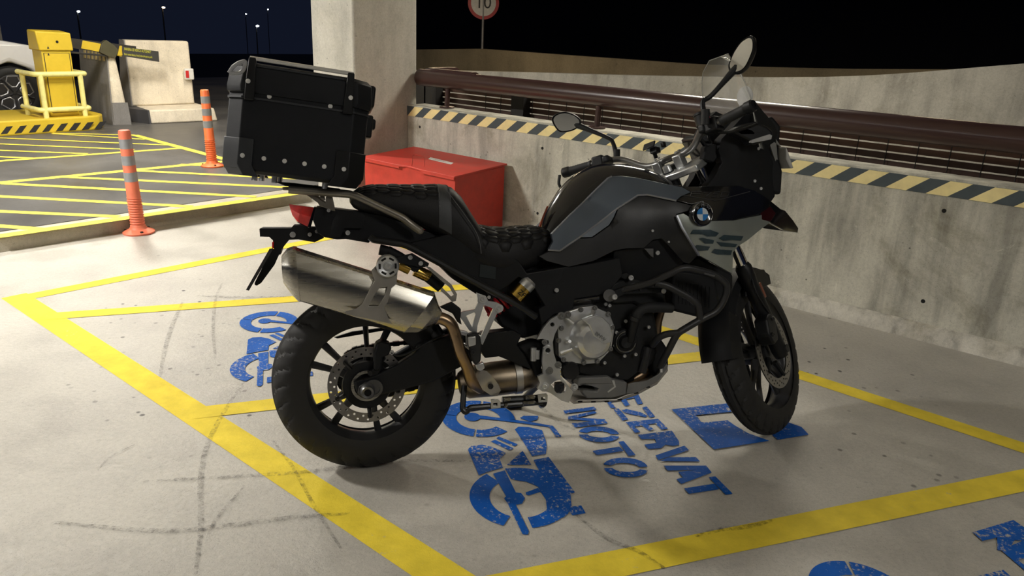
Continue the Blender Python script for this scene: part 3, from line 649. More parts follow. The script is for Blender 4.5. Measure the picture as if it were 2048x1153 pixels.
for (s_, u, v, w_px) in (('BARIERA SE RIDICĂ AUTOMAT!', 262, 238, 305), ('Pentru scanare biletului, folosiți cititorul de parcare public', 270, 297, 325)):
    c_ = on_s(*wJ(u, v), as_-.032); a_ = on_s(*wJ(u-w_px/2, v-8), as_-.032); b_ = on_s(*wJ(u+w_px/2, v+8), as_-.032)
    part = text_mesh(s_, 1., lambda x, y, z: (x, y, z), .0); xs = [p[0] for p in part[0]]; W = max(xs)-min(xs); k = np.linalg.norm(b_-a_)/W; ky = k*(1.9 if u == 262 else 2.5)
    part = [c_ + d_ax*(p[0]*k) + up_*(p[1]*ky) + nrm*.002 for p in part[0]], part[1]
    mk('lettering', *rel(part, ao), LIME, arm, smooth=False)

# concrete blocks ----------------------------------------------------------------------
bk = thing('concrete_block', 'grey painted concrete block with hazard stripes at its top behind the yellow cabinet', 'concrete block', sd(10.5, 4.2, ZP)); ko = sd(10.5, 4.2, ZP)
def onb(u, v, d): return on_d(*wI(u, v), d)
k0 = fl(*wI(1090, 1025), ZP); 
f0, f1 = fl(148, 245, ZP), fl(230, 252, ZP)
# long wall seen end-on: left flank grey, right end raw
E0 = fl(228, 250, ZP); E1 = fl(262, 249, ZP); e_dir = (E1-E0)/np.linalg.norm(E1-E0)
L0 = E0+np.array([-2.4, 3.0, 0])*.55; hgt = .93
def zs(p, z): return np.array([p[0], p[1], z])
L0 = fl(148, 106, 1.03)-fl(222, 118, 1.03); L0[2] = 0; VL = min(1.6, np.linalg.norm(L0)); vdir = L0/np.linalg.norm(L0)
mk('body', *rel(hexa([zs(E0, ZP), zs(E1, ZP), zs(E1+vdir*VL, ZP), zs(E0+vdir*VL, ZP)], [zs(E0+vdir*.1+e_dir*.06, ZP+.95), zs(E1+vdir*.1-e_dir*.06, ZP+.93), zs(E1+vdir*VL-e_dir*.06, ZP+1.0), zs(E0+vdir*VL+e_dir*.06, ZP+1.0)]), ko), BLOCKM, bk, bev=.03)
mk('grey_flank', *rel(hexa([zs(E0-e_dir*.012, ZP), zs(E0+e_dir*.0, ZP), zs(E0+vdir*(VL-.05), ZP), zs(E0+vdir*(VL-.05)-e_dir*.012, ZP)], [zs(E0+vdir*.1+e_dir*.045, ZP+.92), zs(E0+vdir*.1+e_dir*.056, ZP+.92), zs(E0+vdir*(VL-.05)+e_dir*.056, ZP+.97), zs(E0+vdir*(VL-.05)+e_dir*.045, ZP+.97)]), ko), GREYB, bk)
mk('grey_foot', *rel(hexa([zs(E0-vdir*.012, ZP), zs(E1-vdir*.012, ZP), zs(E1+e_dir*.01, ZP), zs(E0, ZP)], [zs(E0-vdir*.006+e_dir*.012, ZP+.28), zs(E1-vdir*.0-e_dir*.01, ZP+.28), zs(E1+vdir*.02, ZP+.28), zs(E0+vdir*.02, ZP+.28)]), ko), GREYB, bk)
for i in range(6):
    a, b = .14+i*.145, .21+i*.145
    mk('hazard_bar', *rel(hexa([zs(E0+vdir*t+e_dir*.033-e_dir*o_, ZP+.79) for t, o_ in ((a, .006), (b, .006), (b, 0), (a, 0))], [zs(E0+vdir*t+e_dir*.042-e_dir*o_, ZP+.905) for t, o_ in ((a, .006), (b, .006), (b, 0), (a, 0))]), ko), M('dull_ochre_paint', (.55, .43, .18), .6), bk, smooth=False)
# tall slab on its plinth
F0, F1 = fl(*wJ(420, 1085), ZP), fl(*wJ(1190, 1050), ZP)
fd = (F1-F0)/np.linalg.norm(F1-F0); nb = np.array([-fd[1], fd[0], 0])
if nb[1] < 0: nb = -nb
sl = thing('concrete_barrier', 'pale concrete upright slab on a stepped base with rust stains', 'concrete block', F0); slo = F0
Fl = F0-fd*.25; zt = z_above((F0+F1)/2, *wJ(800, 915))
mk('plinth', *rel(hexa([zs(F0, ZP), zs(F1, ZP), zs(F1+nb*1.25, ZP), zs(F0+nb*1.25, ZP)], [zs(F0+nb*.03, zt), zs(F1+nb*.03-fd*.03, zt), zs(F1+nb*1.25, zt), zs(F0+nb*1.25, zt)]), slo), BLOCKM, sl, bev=.02)
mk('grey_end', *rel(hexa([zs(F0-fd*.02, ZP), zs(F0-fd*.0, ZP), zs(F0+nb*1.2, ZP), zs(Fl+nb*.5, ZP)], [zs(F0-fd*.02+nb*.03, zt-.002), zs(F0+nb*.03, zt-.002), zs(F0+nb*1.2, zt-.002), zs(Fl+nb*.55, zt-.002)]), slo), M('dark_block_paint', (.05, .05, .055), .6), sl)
q0 = F0+nb*.42; 
S0, S1 = fl(*wJ(205, 880), zt), fl(*wJ(925, 855), zt); S0z, S1z = z_above(S0, *wJ(110, 112)), z_above(S1, *wJ(850, 130))
sdn = (S1-S0)/np.linalg.norm(S1-S0); sn = np.array([-sdn[1], sdn[0], 0]); sn = sn if sn[1] > 0 else -sn
Tl, Tr = on_plane(*wJ(110, 114), S0+sn*.10, sn), on_plane(*wJ(850, 130), S0+sn*.10, sn)
Tz = zs(Tl, Tl[2]); 
mk('slab', *rel(hexa([S0, S1, S1+sn*.45, S0+sn*.45], [Tl, Tr, Tr+sn*.2, Tl+sn*.2]), slo), BLOCKM, sl, bev=.025)

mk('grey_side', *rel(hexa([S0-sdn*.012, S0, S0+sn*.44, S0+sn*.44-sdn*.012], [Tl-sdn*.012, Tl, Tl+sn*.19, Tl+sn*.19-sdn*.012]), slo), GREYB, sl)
cbx = on_plane(*wJ(842, 508), S0+sn*.025, sn)
cl = thing('alarm_call_box', 'small white call box with a red panel fixed to the pale concrete slab', 'box', cbx-sn*.02)
mk('case', *rel(box(cbx-sn*.03, (.125, .07, .155), [sdn, sn, (0, 0, 1)]), cbx-sn*.02), WHITE, cl, bev=.015)
mk('red_panel', *rel(box(cbx-sn*.067-sdn*.035, (.045, .008, .10), [sdn, sn, (0, 0, 1)]), cbx-sn*.02), M('red_plastic', (.6, .03, .03), .4), cl, bev=.004)

# white car behind the island ------------------------------------------------------------
car = thing('white_car', 'white car mostly cut off at the left edge behind the yellow island', 'car', sd(11.6, 3.4, ZP)); cro = sd(11.6, 3.4, ZP)
cc = fl(*wI(165, 1000), ZP); CPAINT = M('white_car_paint', (.72, .72, .72), .2, coat=.6, var=.02)
# the car stands parallel to the island front; its side plane faces the viewer
cn = np.array([*WX, 0]); ct = np.array([*MX, 0]); cside = 11.5
def cpt(u, v, off=0.): p = on_s(*wI(u, v), cside+off); return p
wc = cpt(165, 830); wr = .335; wz = ZP+wr; wcd = wc[:2] @ MX
def carp(d, z, o_=0.): return sd(cside+o_, wcd+d, ZP+z)
outl = [(.60, .30), (.64, .45), (.62, .66), (.55, .80), (.35, .92), (.0, .985), (-.35, 1.02), (-.9, 1.38), (-1.6, 1.50), (-2.7, 1.48), (-3.5, 1.15), (-3.85, .95), (-3.9, .45), (-3.6, .28), (-3.12, .27), (-3.09, .45), (-2.95, .62), (-2.72, .72), (-2.48, .62), (-2.34, .45), (-2.31, .24), (-.40, .24), (-.38, .45), (-.26, .63), (0, .73), (.26, .63), (.38, .45), (.40, .24)]
mk('body', *rel(prism([outl], 0, 1.75, lambda a, b, w: carp(a, b, w+max(0, b-.9)*.35*(1 if w < .5 else -1))), cro), CPAINT, car, bev=.05, seg=3)
mk('window', *rel(prism([[(-.5, 1.05), (-.98, 1.36), (-1.6, 1.45), (-2.6, 1.42), (-2.9, 1.1)]], -.004, .01, lambda a, b, w: carp(a, b, w+max(0, b-.9)*.35)), cro), M('dark_car_glass', (.01, .012, .014), .06), car, smooth=False)
mk('door_seam', *rel(tube([carp(-.55, .95, .03), carp(-.5, .6, -.002), carp(-.52, .26, -.002)], .006, 6), cro), BLK, car)
mk('arch_lining', *rel(lathe([(.02, .12), (.43, .12), (.43, .4), (.02, .4)], carp(0, wr), cn, 40), cro), HOLE, car)
mk('tyre', *rel(lathe([(.235, 0.0), (.255, -.008), (.29, -.012), (.322, .0), (.335, .03), (.335, .17), (.32, .2), (.235, .2)], carp(0, wr), cn, 48, closed_prof=True), cro), RUBBER, car)
mk('tyre', *rel(lathe([(.02, .0), (.235, 0.0), (.255, -.008), (.29, -.012), (.322, .0), (.335, .03), (.335, .17), (.32, .2), (.02, .2)], carp(-2.72, wr), cn, 40), cro), RUBBER, car)
mk('rim_face', *rel(lathe([(0, -.004), (.05, -.006), (.23, -.003), (.23, .01)], carp(-2.72, wr), cn, 30), cro), M('machined_alloy', (.30, .30, .31), .35, .8), car)
whl = mk('wheel', *rel(lathe([(.238, -.004), (.228, -.006), (.222, .02), (.215, .10), (.02, .12)], carp(0, wr), cn, 40), cro), M('black_wheel_paint', (.02, .02, .022), .35), car)
for k in range(5):
    a0_ = math.radians(90+72*k); 
    def pt(r, a): return (r*math.cos(a), wr+r*math.sin(a))
    loop = [pt(.085, a0_-.32), pt(.17, a0_-.50), pt(.222, a0_-.27), pt(.222, a0_+.27), pt(.17, a0_+.50), pt(.085, a0_+.32)]
    L_ = [carp(x, z, .0) for x, z in loop]
    mk('rim_loop', *rel(tube(L_, .011, 6, closed=True), cro), M('machined_alloy', (.30, .30, .31), .35, .8), whl)
    mk('spoke', *rel(tube([carp(*pt(.03, a0_+.628), .012), carp(*pt(.225, a0_+.628), .006)], [.028, .04], 8, flat=.5), cro), MATS['black_wheel_paint'], whl)
mk('hub_cap', *rel(lathe([(0, -.008), (.025, -.006), (.03, .02)], carp(0, wr), cn, 16), cro), DARKM, whl)
mk('brake_caliper', *rel(box(carp(.17, wr+.02, .07), (.05, .07, .12), [cn, ct, (0, 0, 1)]), cro), M('red_caliper', (.5, .03, .02), .4), car, bev=.01)
# tall pillar at the far left edge and dark building shapes
p = fl(0, 250, ZP)
mk('wall_left', *box(sd(17.6, 5.36, 1.6), (.4, .3, 3.4), RX), PILLM, kind='structure', smooth=False)

# speed limit sign and street lamps ----------------------------------------------------------
sg = on_d(967, 6, 14.12); dep = np.linalg.norm(sg-EYEP)
spl = thing('speed_limit_sign', 'round speed limit sign with red border reading 10 on a grey pole', 'traffic sign', np.array([sg[0], sg[1], sg[2]-1.0]))
sgo = np.array([sg[0], sg[1], sg[2]-1.0]); fx = -np.array([sg[0], sg[1], 0]); fx /= np.linalg.norm(fx); rt = np.array([-fx[1], fx[0], 0])
R_ = 31/FOC*dep*.94
mk('disc', *rel(lathe([(0, 0), (R_, 0), (R_, .02), (0, .02)], sg-fx*.0, fx, 40), sgo), M('red_sign_face', (.45, .02, .025), .4), spl)
mk('face', *rel(lathe([(0, .021), (R_*.80, .021), (R_*.8, .024), (0, .024)], sg, fx, 40), sgo), WHITE, spl)
part = text_mesh('10', R_*1.05, lambda x, y, z: sg+fx*.027+rt*x+np.array([0, 0, 1])*y, 0)
mk('number', *rel(part, sgo), BLK, spl, smooth=False)
bz = on_d(964, 98, 14.12)[2]
mk('pole', *rel(cyl([sg[0], sg[1], bz-.3], [sg[0], sg[1], sg[2]+R_], .03, 12), sgo-fx*.04*0), M('galvanised_pole', (.30, .30, .30), .5, .5), spl)
LAMPW, nt, bs = base_mat('cool_street_lamp_glow'); bs.inputs['Emission Color'].default_value = (.85, .93, 1, 1); bs.inputs['Emission Strength'].default_value = 14
LAMPO, nt, bs = base_mat('warm_street_lamp_glow'); bs.inputs['Emission Color'].default_value = (1, .72, .42, 1); bs.inputs['Emission Strength'].default_value = 14
for (x, y, dist, warm, plen, lb_) in ((157, 23, 45, 0, 40, 'white street lamp far off above the yellow cabinet'), (327, 15, 48, 1, 30, 'orange tinted street lamp far off above the pale slab'), (515, 52, 60, 0, 40, 'brightest white street lamp above the black top case'), (492, 28, 90, 0, 10, 'tiny white street lamp up left of the brightest one'), (536, 19, 110, 0, 8, 'tiny white street lamp up right of the brightest one')):
    r = ray(x, y); p = EYEP+r*(dist/r[1]); k = dist/FOC
    t = thing('street_lamp', lb_, 'street lamp', np.array([p[0], p[1], -14.0]), 'far street lamps'); o_ = np.array([p[0], p[1], -14.0])
    s_ = 2.7 if dist < 70 else 1.3
    mk('lamp_head', *rel(loft([[p+np.array([s_*k*math.cos(a)*q_, 0, s_*.6*k*math.sin(a)*q_])+np.array([0, s_*k*h_, 0]) for a in np.linspace(0, 2*math.pi, 13)[:-1]] for q_, h_ in ((.3, -1), (1, -.4), (1, .4), (.3, 1))]), o_), LAMPO if warm else LAMPW, t)
    mk('pole', *rel(cyl([p[0]-s_*k*1.5, p[1], -14.0], [p[0]-s_*k*.9, p[1], p[2]+s_*k*.4], .045, 8), o_), M('lamp_pole', (.10, .10, .10), .5), t)

# ================================================================== the motorcycle (built in its own axes: X forward, Y left, Z up)
moto = thing('motorcycle', 'black and grey motorcycle with a boxy black top case, parked leaning on its stand', 'motorcycle')
moto.matrix_world = Matrix(((_X[0], _Y[0], _Z[0], BO[0]), (_X[1], _Y[1], _Z[1], BO[1]), (_X[2], _Y[2], _Z[2], BO[2]), (0, 0, 0, 1)))
RK = math.radians(27); SA = np.array([WB+.1045, 0, 0]); SKA = np.array([-math.sin(RK), 0, math.cos(RK)])
def st(P):
    v = np.asarray(P, float)-SA; return SA+v*math.cos(STEER)+np.cross(SKA, v)*math.sin(STEER)+SKA*(SKA @ v)*(1-math.cos(STEER))
def ST(part): return xf(part, st)
def part(name, geo, mat, parent=None, **k): return mk(name, *geo, mat, parent if parent is not None else moto, **k)
def XZ(w, pts, Y): return [(lambda q: (q[0], q[2]))(pb(w, u, v, Y)) for u, v in pts]
def plate(w, pts, Y, t, holes=()):    # flat plate parallel to the bike's middle plane, outer face at Y
    return prism([XZ(w, pts, Y)]+[XZ(w, h, Y) for h in holes], Y, Y+t, lambda a, b, c: (a, c, b))
def hole(c, r, n=16): return circle(c, r, n)
def wbolt(w, u, v, Y, r=.006, h=.005, mat=None, parent=None):
    return part('bolt', bolt(pb(w, u, v, Y), (0, -1, 0), r, h), mat or BOLTM, parent)
def wtube(w, pts, r, n=10, round_=.03, flat=1.):    # pts (u, v, Y)
    return tube(fillet([pb(w, *p) for p in pts], round_), r, n, flat=flat)

CAST_BLACK = M('black_cast_metal', (.011, .0115, .012), .45, .3, bmp=.2, bscale=300)
WHEELM = M('matt_black_wheel_paint', (.030, .030, .031), .38)
DISC = M('brake_disc_steel', (.30, .29, .28), .34, 1., var=.15, nscale=40)
TYRE = M('tyre_rubber', (.0125, .0122, .0118), .7, var=.3, nscale=18, bmp=.2, bscale=200)

# ---- wheels
def tyre_geo(c, R_, halfw, a, nb, nseg=216, amax=112, y0_rot=1):
    rc = R_-a; th = np.radians(np.linspace(-amax, amax, 29)); V = []
    for k in range(nseg):
        ph = 2*math.pi*k/nseg
        for t in th:
            y = halfw*math.sin(t); r = rc+a*math.cos(t); q = abs(y)/halfw
            s = (ph/(2*math.pi)*nb + (.9*q if y > 0 else .9*q+.5)) % 1.
            g = abs(t) < math.radians(70) and q > .28 and s < .20
            g = g or (abs(q-.26) < .05 and abs(t) < 1)
            if g: r -= .008
            V.append((c[0]+r*math.cos(ph), c[1]+y, c[2]+r*math.sin(ph)))
    n = len(th); return V, [(k*n+i, k*n+i+1, ((k+1) % nseg)*n+i+1, ((k+1) % nseg)*n+i) for k in range(nseg) for i in range(n-1)]
def rim_geo(c, Rf, Ri, hw):
    return lathe([(Rf, -hw), (Rf-.004, -hw-.003), (Rf-.012, -hw), (Rf-.02, -hw+.014), (Ri+.006, -.022), (Ri, -.012), (Ri, .012), (Ri+.006, .022), (Rf-.02, hw-.014), (Rf-.012, hw), (Rf-.004, hw+.003), (Rf, hw), (Rf-.012, hw-.02), (Rf-.012, -hw+.02)], c, (0, 1, 0), 72, closed_prof=True)
def disc_geo(c, R_, r_, y, nh=36, t=.005, rows=2, wave=0):
    out = [( (R_+wave*math.cos(9*a))*math.cos(a), (R_+wave*math.cos(9*a))*math.sin(a)) for a in np.linspace(0, 2*math.pi, 91)[:-1]]
    hs = [circle((0, 0), r_, 60)]
    for k in range(nh):
        a = 2*math.pi*k/nh; rr = r_+(R_-r_)*(.3+.4*(k % rows)/(max(1, rows-1)))
        hs.append(circle((rr*math.cos(a), rr*math.sin(a)), .0042, 7))
    return prism([out]+hs, y-t/2, y+t/2, lambda a, b, w_: (c[0]+a, c[1]+w_, c[2]+b))
RC = np.array([0, 0, .321])
rw = part('rear_wheel', rim_geo(RC, .234, .192, .060), WHEELM)
part('tyre', tyre_geo(RC, .321, .076, .086, 30), TYRE, rw, ang=28)
part('hub', lathe([(.03, -.075), (.055, -.07), (.062, -.05), (.05, -.03), (.045, .03), (.062, .05), (.055, .08), (.03, .085)], RC, (0, 1, 0), 28), WHEELM, rw)
def spokes(c, pairs, r0, r1, y0, y1, w0, w1, tf=None, parent=None, da0=.15, da1=.21):
    for a in pairs:
        for s in (-1, 1):
            A, Bq = a+s*da0, a+s*da1
            p = [c+np.array([r*math.cos(x), y, r*math.sin(x)]) for r, x, y in ((r0, A, y0), ((r0+r1)/2, (A+Bq)/2, (y0+y1)/2), (r1, Bq, y1))]
            g = tube(p, [w0, w1, w1*1.25], 8, flat=1.35)
            part('spoke', tf(g) if tf else g, WHEELM, parent)
spokes(RC, [math.radians(149-72*k) for k in range(5)], .05, .197, -.02, 0, .016, .0085, parent=rw)
rd = part('brake_disc', disc_geo(RC, .1325, .100, -.084, 44, rows=2), DISC, rw)
part('disc_carrier', lathe([(.048, -.086), (.082, -.088), (.085, -.078), (.048, -.07)], RC, (0, 1, 0), 30), BLACK, rw)
for k in range(5):
    a = math.radians(142+72*k-12); d_ = np.array([math.cos(a), 0, math.sin(a)]); 
    part('disc_lug', merge(tube([RC+d_*.08+[0, -.088, 0], RC+d_*.115+[0, -.089, 0]], [.016, .011], 8, flat=.4), bolt(RC+d_*.108+[0, -.092, 0], (0, -1, 0), .0085, .005)), DARKM, rw)
part('sensor_ring', lathe([(.044, -.098), (.054, -.098), (.054, -.092), (.044, -.092)], RC, (0, 1, 0), 40, closed_prof=True), STEEL, rw)
# sprocket and chain on the far side
Cc = np.array([.62, .085, .395])
part('rear_sprocket', prism([[((.095+.005*(i % 2))*math.cos(2*math.pi*i/84), (.095+.005*(i % 2))*math.sin(2*math.pi*i/84)) for i in range(84)], circle((0, 0), .055, 30)], .076, .084, lambda a, b, w_: (a, w_, .321+b)), DARKM, rw)
ch = []
for i in range(20): a = math.radians(95+180*i/19); ch.append(np.array([.098*math.cos(a), .085, .321+.098*math.sin(a)]))
bot = [ch[-1]+(np.array([.62, .085, .335])-ch[-1])*t for t in np.linspace(0, 1, 34)[1:]]
top = [np.array([.62, .085, .455])+(ch[0]-np.array([.62, .085, .455]))*t for t in np.linspace(0, 1, 34)[:-1]]
loop = ch+bot+top; geos = []
for i in range(len(loop)):
    a, b = loop[i], loop[(i+1) % len(loop)]; m_ = (a+b)/2; d_ = b-a; L_ = np.linalg.norm(d_); d_ = d_/L_
    if L_ < .1: geos.append(box(m_, (L_*1.25 if i % 2 else L_*.8, .016 if i % 2 else .012, .017 if i % 2 else .013), [d_, (0, 1, 0), np.cross(d_, [0, 1, 0])]))
part('chain', merge(*geos), M('oily_chain_steel', (.03, .028, .026), .4, .8), smooth=False)
part('chain_guard', plate(wB, [(450, 290), (560, 255), (740, 232), (905, 215), (905, 232), (740, 250), (470, 296)], .09, .012), BLACK)

# ---- swingarm, axle, rear brake
sw = part('swingarm', prism([XZ(wB, [(565, 560), (620, 545), (700, 520), (830, 455), (940, 385), (960, 330), (1080, 300), (1210, 255), (1300, 300), (1300, 430), (1180, 490), (1050, 560), (900, 600), (740, 640), (640, 665), (590, 640)], -.115)], -.118, -.078, lambda a, b, c: (a, c, b)), BLACK, bev=.008, seg=3)
part('swingarm_left', prism([XZ(wB, [(600, 560), (830, 470), (1000, 370), (1250, 270), (1300, 400), (1100, 540), (760, 640), (640, 655)], -.1)], .088, .122, lambda a, b, c: (a, c, b)), BLACK, bev=.008)
part('adjuster_plate', plate(wB, [(600, 590), (640, 562), (715, 558), (735, 575), (736, 615), (715, 645), (620, 655), (592, 630)], -.124, .008), M('grey_anodised', (.14, .14, .14), .4, .8), sw, bev=.002)
part('axle_nut', lathe([(.012, -.004), (.012, -.03), (.020, -.032), (.024, -.026), (.026, 0)], pb(wB, 652, 612, -.128), (0, 1, 0), 20), M('grey_nut', (.18, .18, .18), .35, .9), sw)
part('axle_hole', lathe([(0, -.031), (.012, -.031)], pb(wB, 652, 612, -.1275), (0, 1, 0), 16), HOLE, sw)
part('axle_washer', lathe([(.022, 0), (.031, 0), (.031, .006), (.022, .006)], pb(wB, 690, 600, -.128), (0, 1, 0), 20, closed_prof=True), MATS['grey_anodised'], sw)
cal = part('rear_caliper', plate(wB, [(690, 380), (705, 330), (740, 312), (790, 330), (800, 360), (780, 400), (745, 410), (740, 470), (710, 500), (690, 490)], -.118, .06), BLACK, bev=.008)
part('caliper_bracket', plate(wB, [(655, 500), (690, 480), (740, 470), (720, 515), (690, 530), (660, 530)], -.112, .02), BLACK, cal, bev=.004)
wbolt(wB, 668, 505, -.114, .009, .006, DARKM, cal); wbolt(wB, 800, 380, -.115, .008, .006, BOLTM, cal)
part('brake_hose', tube(smooth_path([pb(wB, *p) for p in ((790, 385, -.115), (850, 400, -.12), (930, 370, -.122), (1000, 330, -.12), (1120, 270, -.11))], 5), .0045, 8), BLACK)
part('rear_hugger', loft([[np.array([.345*math.cos(a)+dx, y, .321+.345*math.sin(a)]) for y, dx in ((-.078, -.0), (-.05, .012), (0, .018), (.05, .012), (.078, 0), (.05, .006), (0, .012), (-.05, .006))] for a in np.radians(np.linspace(15, 62, 10))]), MATT)

# ---- exhaust
muf_sec = [(0, 1.), (-.55, .97), (-.86, .72), (-1., .30), (-.98, -.28), (-.80, -.72), (-.45, -.96), (0, -1.), (.45, -.96), (.80, -.72), (.98, -.28), (1., .30), (.86, .72), (.55, .97)]
def bevelled(sec, k=.28):
    out = []; n = len(sec)
    for i in range(n):
        p, a, b = np.array(sec[i]), np.array(sec[i-1]), np.array(sec[(i+1) % n]); out += [tuple(p+(a-p)*k), tuple(p+(b-p)*k)]
    return out
msec = bevelled([(0, 1.02), (-.72, .93), (-1.02, .32), (-.92, -.55), (-.5, -1.), (.5, -1.), (.92, -.55), (1.02, .32), (.72, .93)], .13)
MUY = -.205; MUW = .066
def mring(w, top, bot, s=1., sy=1., yc=MUY):
    t, b = pb(w, *top, yc), pb(w, *bot, yc); c, h = (t+b)/2, (t-b)/2
    return [c+h*(v*s)+np.array([0, MUW*sy*u, 0]) for u, v in msec]
mf = part('muffler', loft([mring(wA, (455, 556), (490, 990)), mring(wA, (1080, 752), (1045, 1150)), mring(wA, (1600, 925), (1345, 1248)), ]), STEEL, ang=22)
part('end_cap', loft([mring(wA, (352, 640), (365, 835), .8, .55), mring(wA, (346, 612), (362, 852), .95, .80), mring(wA, (390, 566), (425, 932), 1.0, .95), mring(wA, (440, 552), (478, 985), 1.015, 1.02), mring(wA, (466, 556), (500, 996), 1.015, 1.02)]), STEEL, mf, ang=22)
part('outlet', lathe([(.026, 0), (.03, 0), (.03, .05), (.026, .05)], pb(wA, 350, 735, MUY)+[.035, 0, 0], (1, 0, -.3), 24, closed_prof=True), HOLE, mf)
part('front_cone', loft([mring(wA, (1595, 922), (1340, 1246), 1.015, 1.02), mring(wA, (1632, 1020), (1450, 1250), .98, .95), mring(wA, (1665, 1060), (1590, 1200), .8, .6)]), STEEL, mf, ang=22)
HEAT = M('heat_tinted_steel', (.34, .24, .15), .30, 1., var=.25, nscale=9, bmp=.05)
STEELG = M('satin_grey_steel', (.42, .40, .36), .4, .75)
# hanger bracket over the silencer
yb = MUY-MUW-.004
part('hanger_bracket', plate(wA, [(1080, 745), (1145, 680), (1200, 650), (1260, 660), (1298, 760), (1290, 860), (1250, 890), (1215, 1010), (1188, 1050), (1230, 1160), (1260, 1190), (880, 1110), (850, 1090), (960, 1060), (1010, 1020), (1080, 880), (1110, 830)], yb, .004, [[(1150, 890), (1215, 882), (1190, 960), (1140, 1040), (1060, 1042), (1100, 965)]]), STEELG, mf, bev=.001)
mt = part('rubber_mount', lathe([(0, -.012), (.012, -.012), (.014, -.006), (.032, -.010), (.036, -.004), (.036, .02), (0, .02)], pb(wA, 1217, 712, yb-.004), (0, 1, 0), 28), ALU, mf)
for k in range(6): a = k*math.pi/3; p = pb(wA, 1217, 712, yb-.013); part('mount_slot', box(p+[.0245*math.cos(a), 0, .0245*math.sin(a)], (.016, .004, .006), [(-math.sin(a), 0, math.cos(a)), (0, 1, 0), (math.cos(a), 0, math.sin(a))]), HOLE, mf, smooth=False)
wbolt(wA, 1217, 712, yb-.014, .010, .007, BOLTM, mf); wbolt(wA, 1130, 730, yb, .006, .004, DARKM, mf); wbolt(wA, 1272, 776, yb, .006, .004, DARKM, mf)
part('link_pipe', tube(smooth_path([pb(wC, *p) for p in ((70, 480, -.205), (130, 478, -.205), (185, 510, -.205), (215, 580, -.20), (245, 680, -.195), (285, 770, -.185), (315, 860, -.17), (370, 900, -.14))], 6), [.021, .021, .020, .020, .021, .022], 14), HEAT)
part('collector', lathe([(.0, -.17), (.038, -.17), (.058, -.14), (.062, -.05), (.062, .05), (.05, .10), (.03, .13), (0, .13)], pb(wC, 520, 835, -.075), (1, 0, .07), 26), M('dull_heated_steel', (.22, .18, .13), .38, 1., var=.3, nscale=10))
part('collector_clamp', lathe([(.064, -.012), (.066, -.012), (.066, .012), (.064, .012)], pb(wC, 585, 825, -.075), (1, 0, .07), 26, closed_prof=True), STEELG)

# ---- tail, plate, rack
tl = part('tail_unit', plate(wA, [(600, 330), (625, 225), (700, 225), (790, 240), (1010, 268), (1200, 300), (1480, 405), (1760, 500), (1960, 620), (2080, 780), (2080, 990), (1977, 850), (1640, 640), (1370, 520), (1100, 470), (1060, 520), (870, 488), (800, 492), (700, 475), (640, 440)], -.095, .19), BLACK, bev=.012, seg=3)
part('tail_cover', skin(wA, [(620, 240), (790, 250), (1010, 278), (1030, 300), (1010, 400), (860, 400), (830, 470), (700, 465), (640, 420)], tps([(620, 300, -.07), (800, 350, -.10), (1000, 350, -.112), (700, 460, -.09), (850, 460, -.105)]), .02, step=60), BLACK, tl, bev=.002)
RED = M('red_lens', (.80, .022, .020), .2, coat=.2, var=.3, nscale=30)
lx = lambda u, v, y: pb(wA, u, v, y)
part('tail_light', loft([[lx(405, 200, 0), lx(405, 200, -.03), lx(415, 240, -.035), lx(430, 290, -.03), lx(435, 300, 0), lx(430, 290, .03), lx(415, 240, .035), lx(405, 200, .03)], [lx(500, 210, 0), lx(500, 215, -.05), lx(490, 280, -.055), lx(475, 345, -.045), lx(470, 352, 0), lx(475, 345, .045), lx(490, 280, .055), lx(500, 215, .05)], [lx(622, 228, 0), lx(622, 228, -.06), lx(600, 310, -.065), lx(565, 390, -.05), lx(560, 395, 0), lx(565, 390, .05), lx(600, 310, .065), lx(622, 228, .06)]]), RED, tl, ang=25)
part('tail_bezel', plate(wA, [(610, 220), (632, 226), (580, 400), (555, 395)], -.068, .136), GLOSS, tl, bev=.003)
pc = part('plate_carrier', plate(wA, [(160, 405), (170, 400), (420, 400), (440, 375), (540, 375), (560, 395), (640, 395), (700, 440), (690, 480), (615, 515), (480, 492), (405, 495), (345, 570), (330, 620), (290, 590), (268, 545), (272, 500), (240, 470), (165, 468)], -.045, .09), MATT, bev=.006)
part('bracket_spine', loft([[lx(u, v, -.05), lx(u2, v2, -.05), lx(u2, v2, .05), lx(u, v, .05)] for (u, v), (u2, v2) in (((262, 560), (330, 600)), ((200, 690), (285, 700)), ((120, 850), (175, 850)), ((122, 868), (140, 872)))]), MATT, pc)
part('number_plate', loft([[lx(u, v, -.085), lx(u+26, v+6, -.085), lx(u+26, v+6, .15), lx(u, v, .15)] for u, v in ((245, 565), (48, 908))]), M('plate_black_back', (.03, .03, .03), .5), pc)
part('reflector', plate(wA, [(264, 515), (278, 510), (276, 565), (264, 560)], -.05, .02), RED, pc)
for u, v, r in ((435, 452, .010), (575, 450, .007), (632, 425, .006)): wbolt(wA, u, v, -.047, r, .006, BOLTM, pc)
for u, v, r in ((730, 252, .006), (888, 436, .008)): wbolt(wA, u, v, -.118, r, .006, BOLTM, tl)
TIT = M('titanium_grey_tube', (.27, .25, .215), .36, .8)
for s in (1, -1):
    f_ = (lambda g: g) if s == 1 else mirror
    rk = part('grab_rail', f_(merge(wtube(wA, [(400, 80, -.135), (700, 105, -.135), (905, 118, -.135), (985, 145, -.14), (1340, 312, -.15), (1400, 360, -.152), (1475, 415, -.145)], .0125, 12, .05), lathe([(0, -.004), (.008, -.004), (.013, 0)], pb(wA, 1482, 418, -.15), (0, 1, 0), 12))), TIT)
    part('rack_bracket', f_(plate(wA, [(540, 118), (600, 120), (705, 195), (705, 140), (760, 140), (785, 258), (760, 255), (655, 212), (640, 190)], -.118, .006, [[(640, 135), (690, 140), (700, 185)]])), TIT, rk, bev=.001)
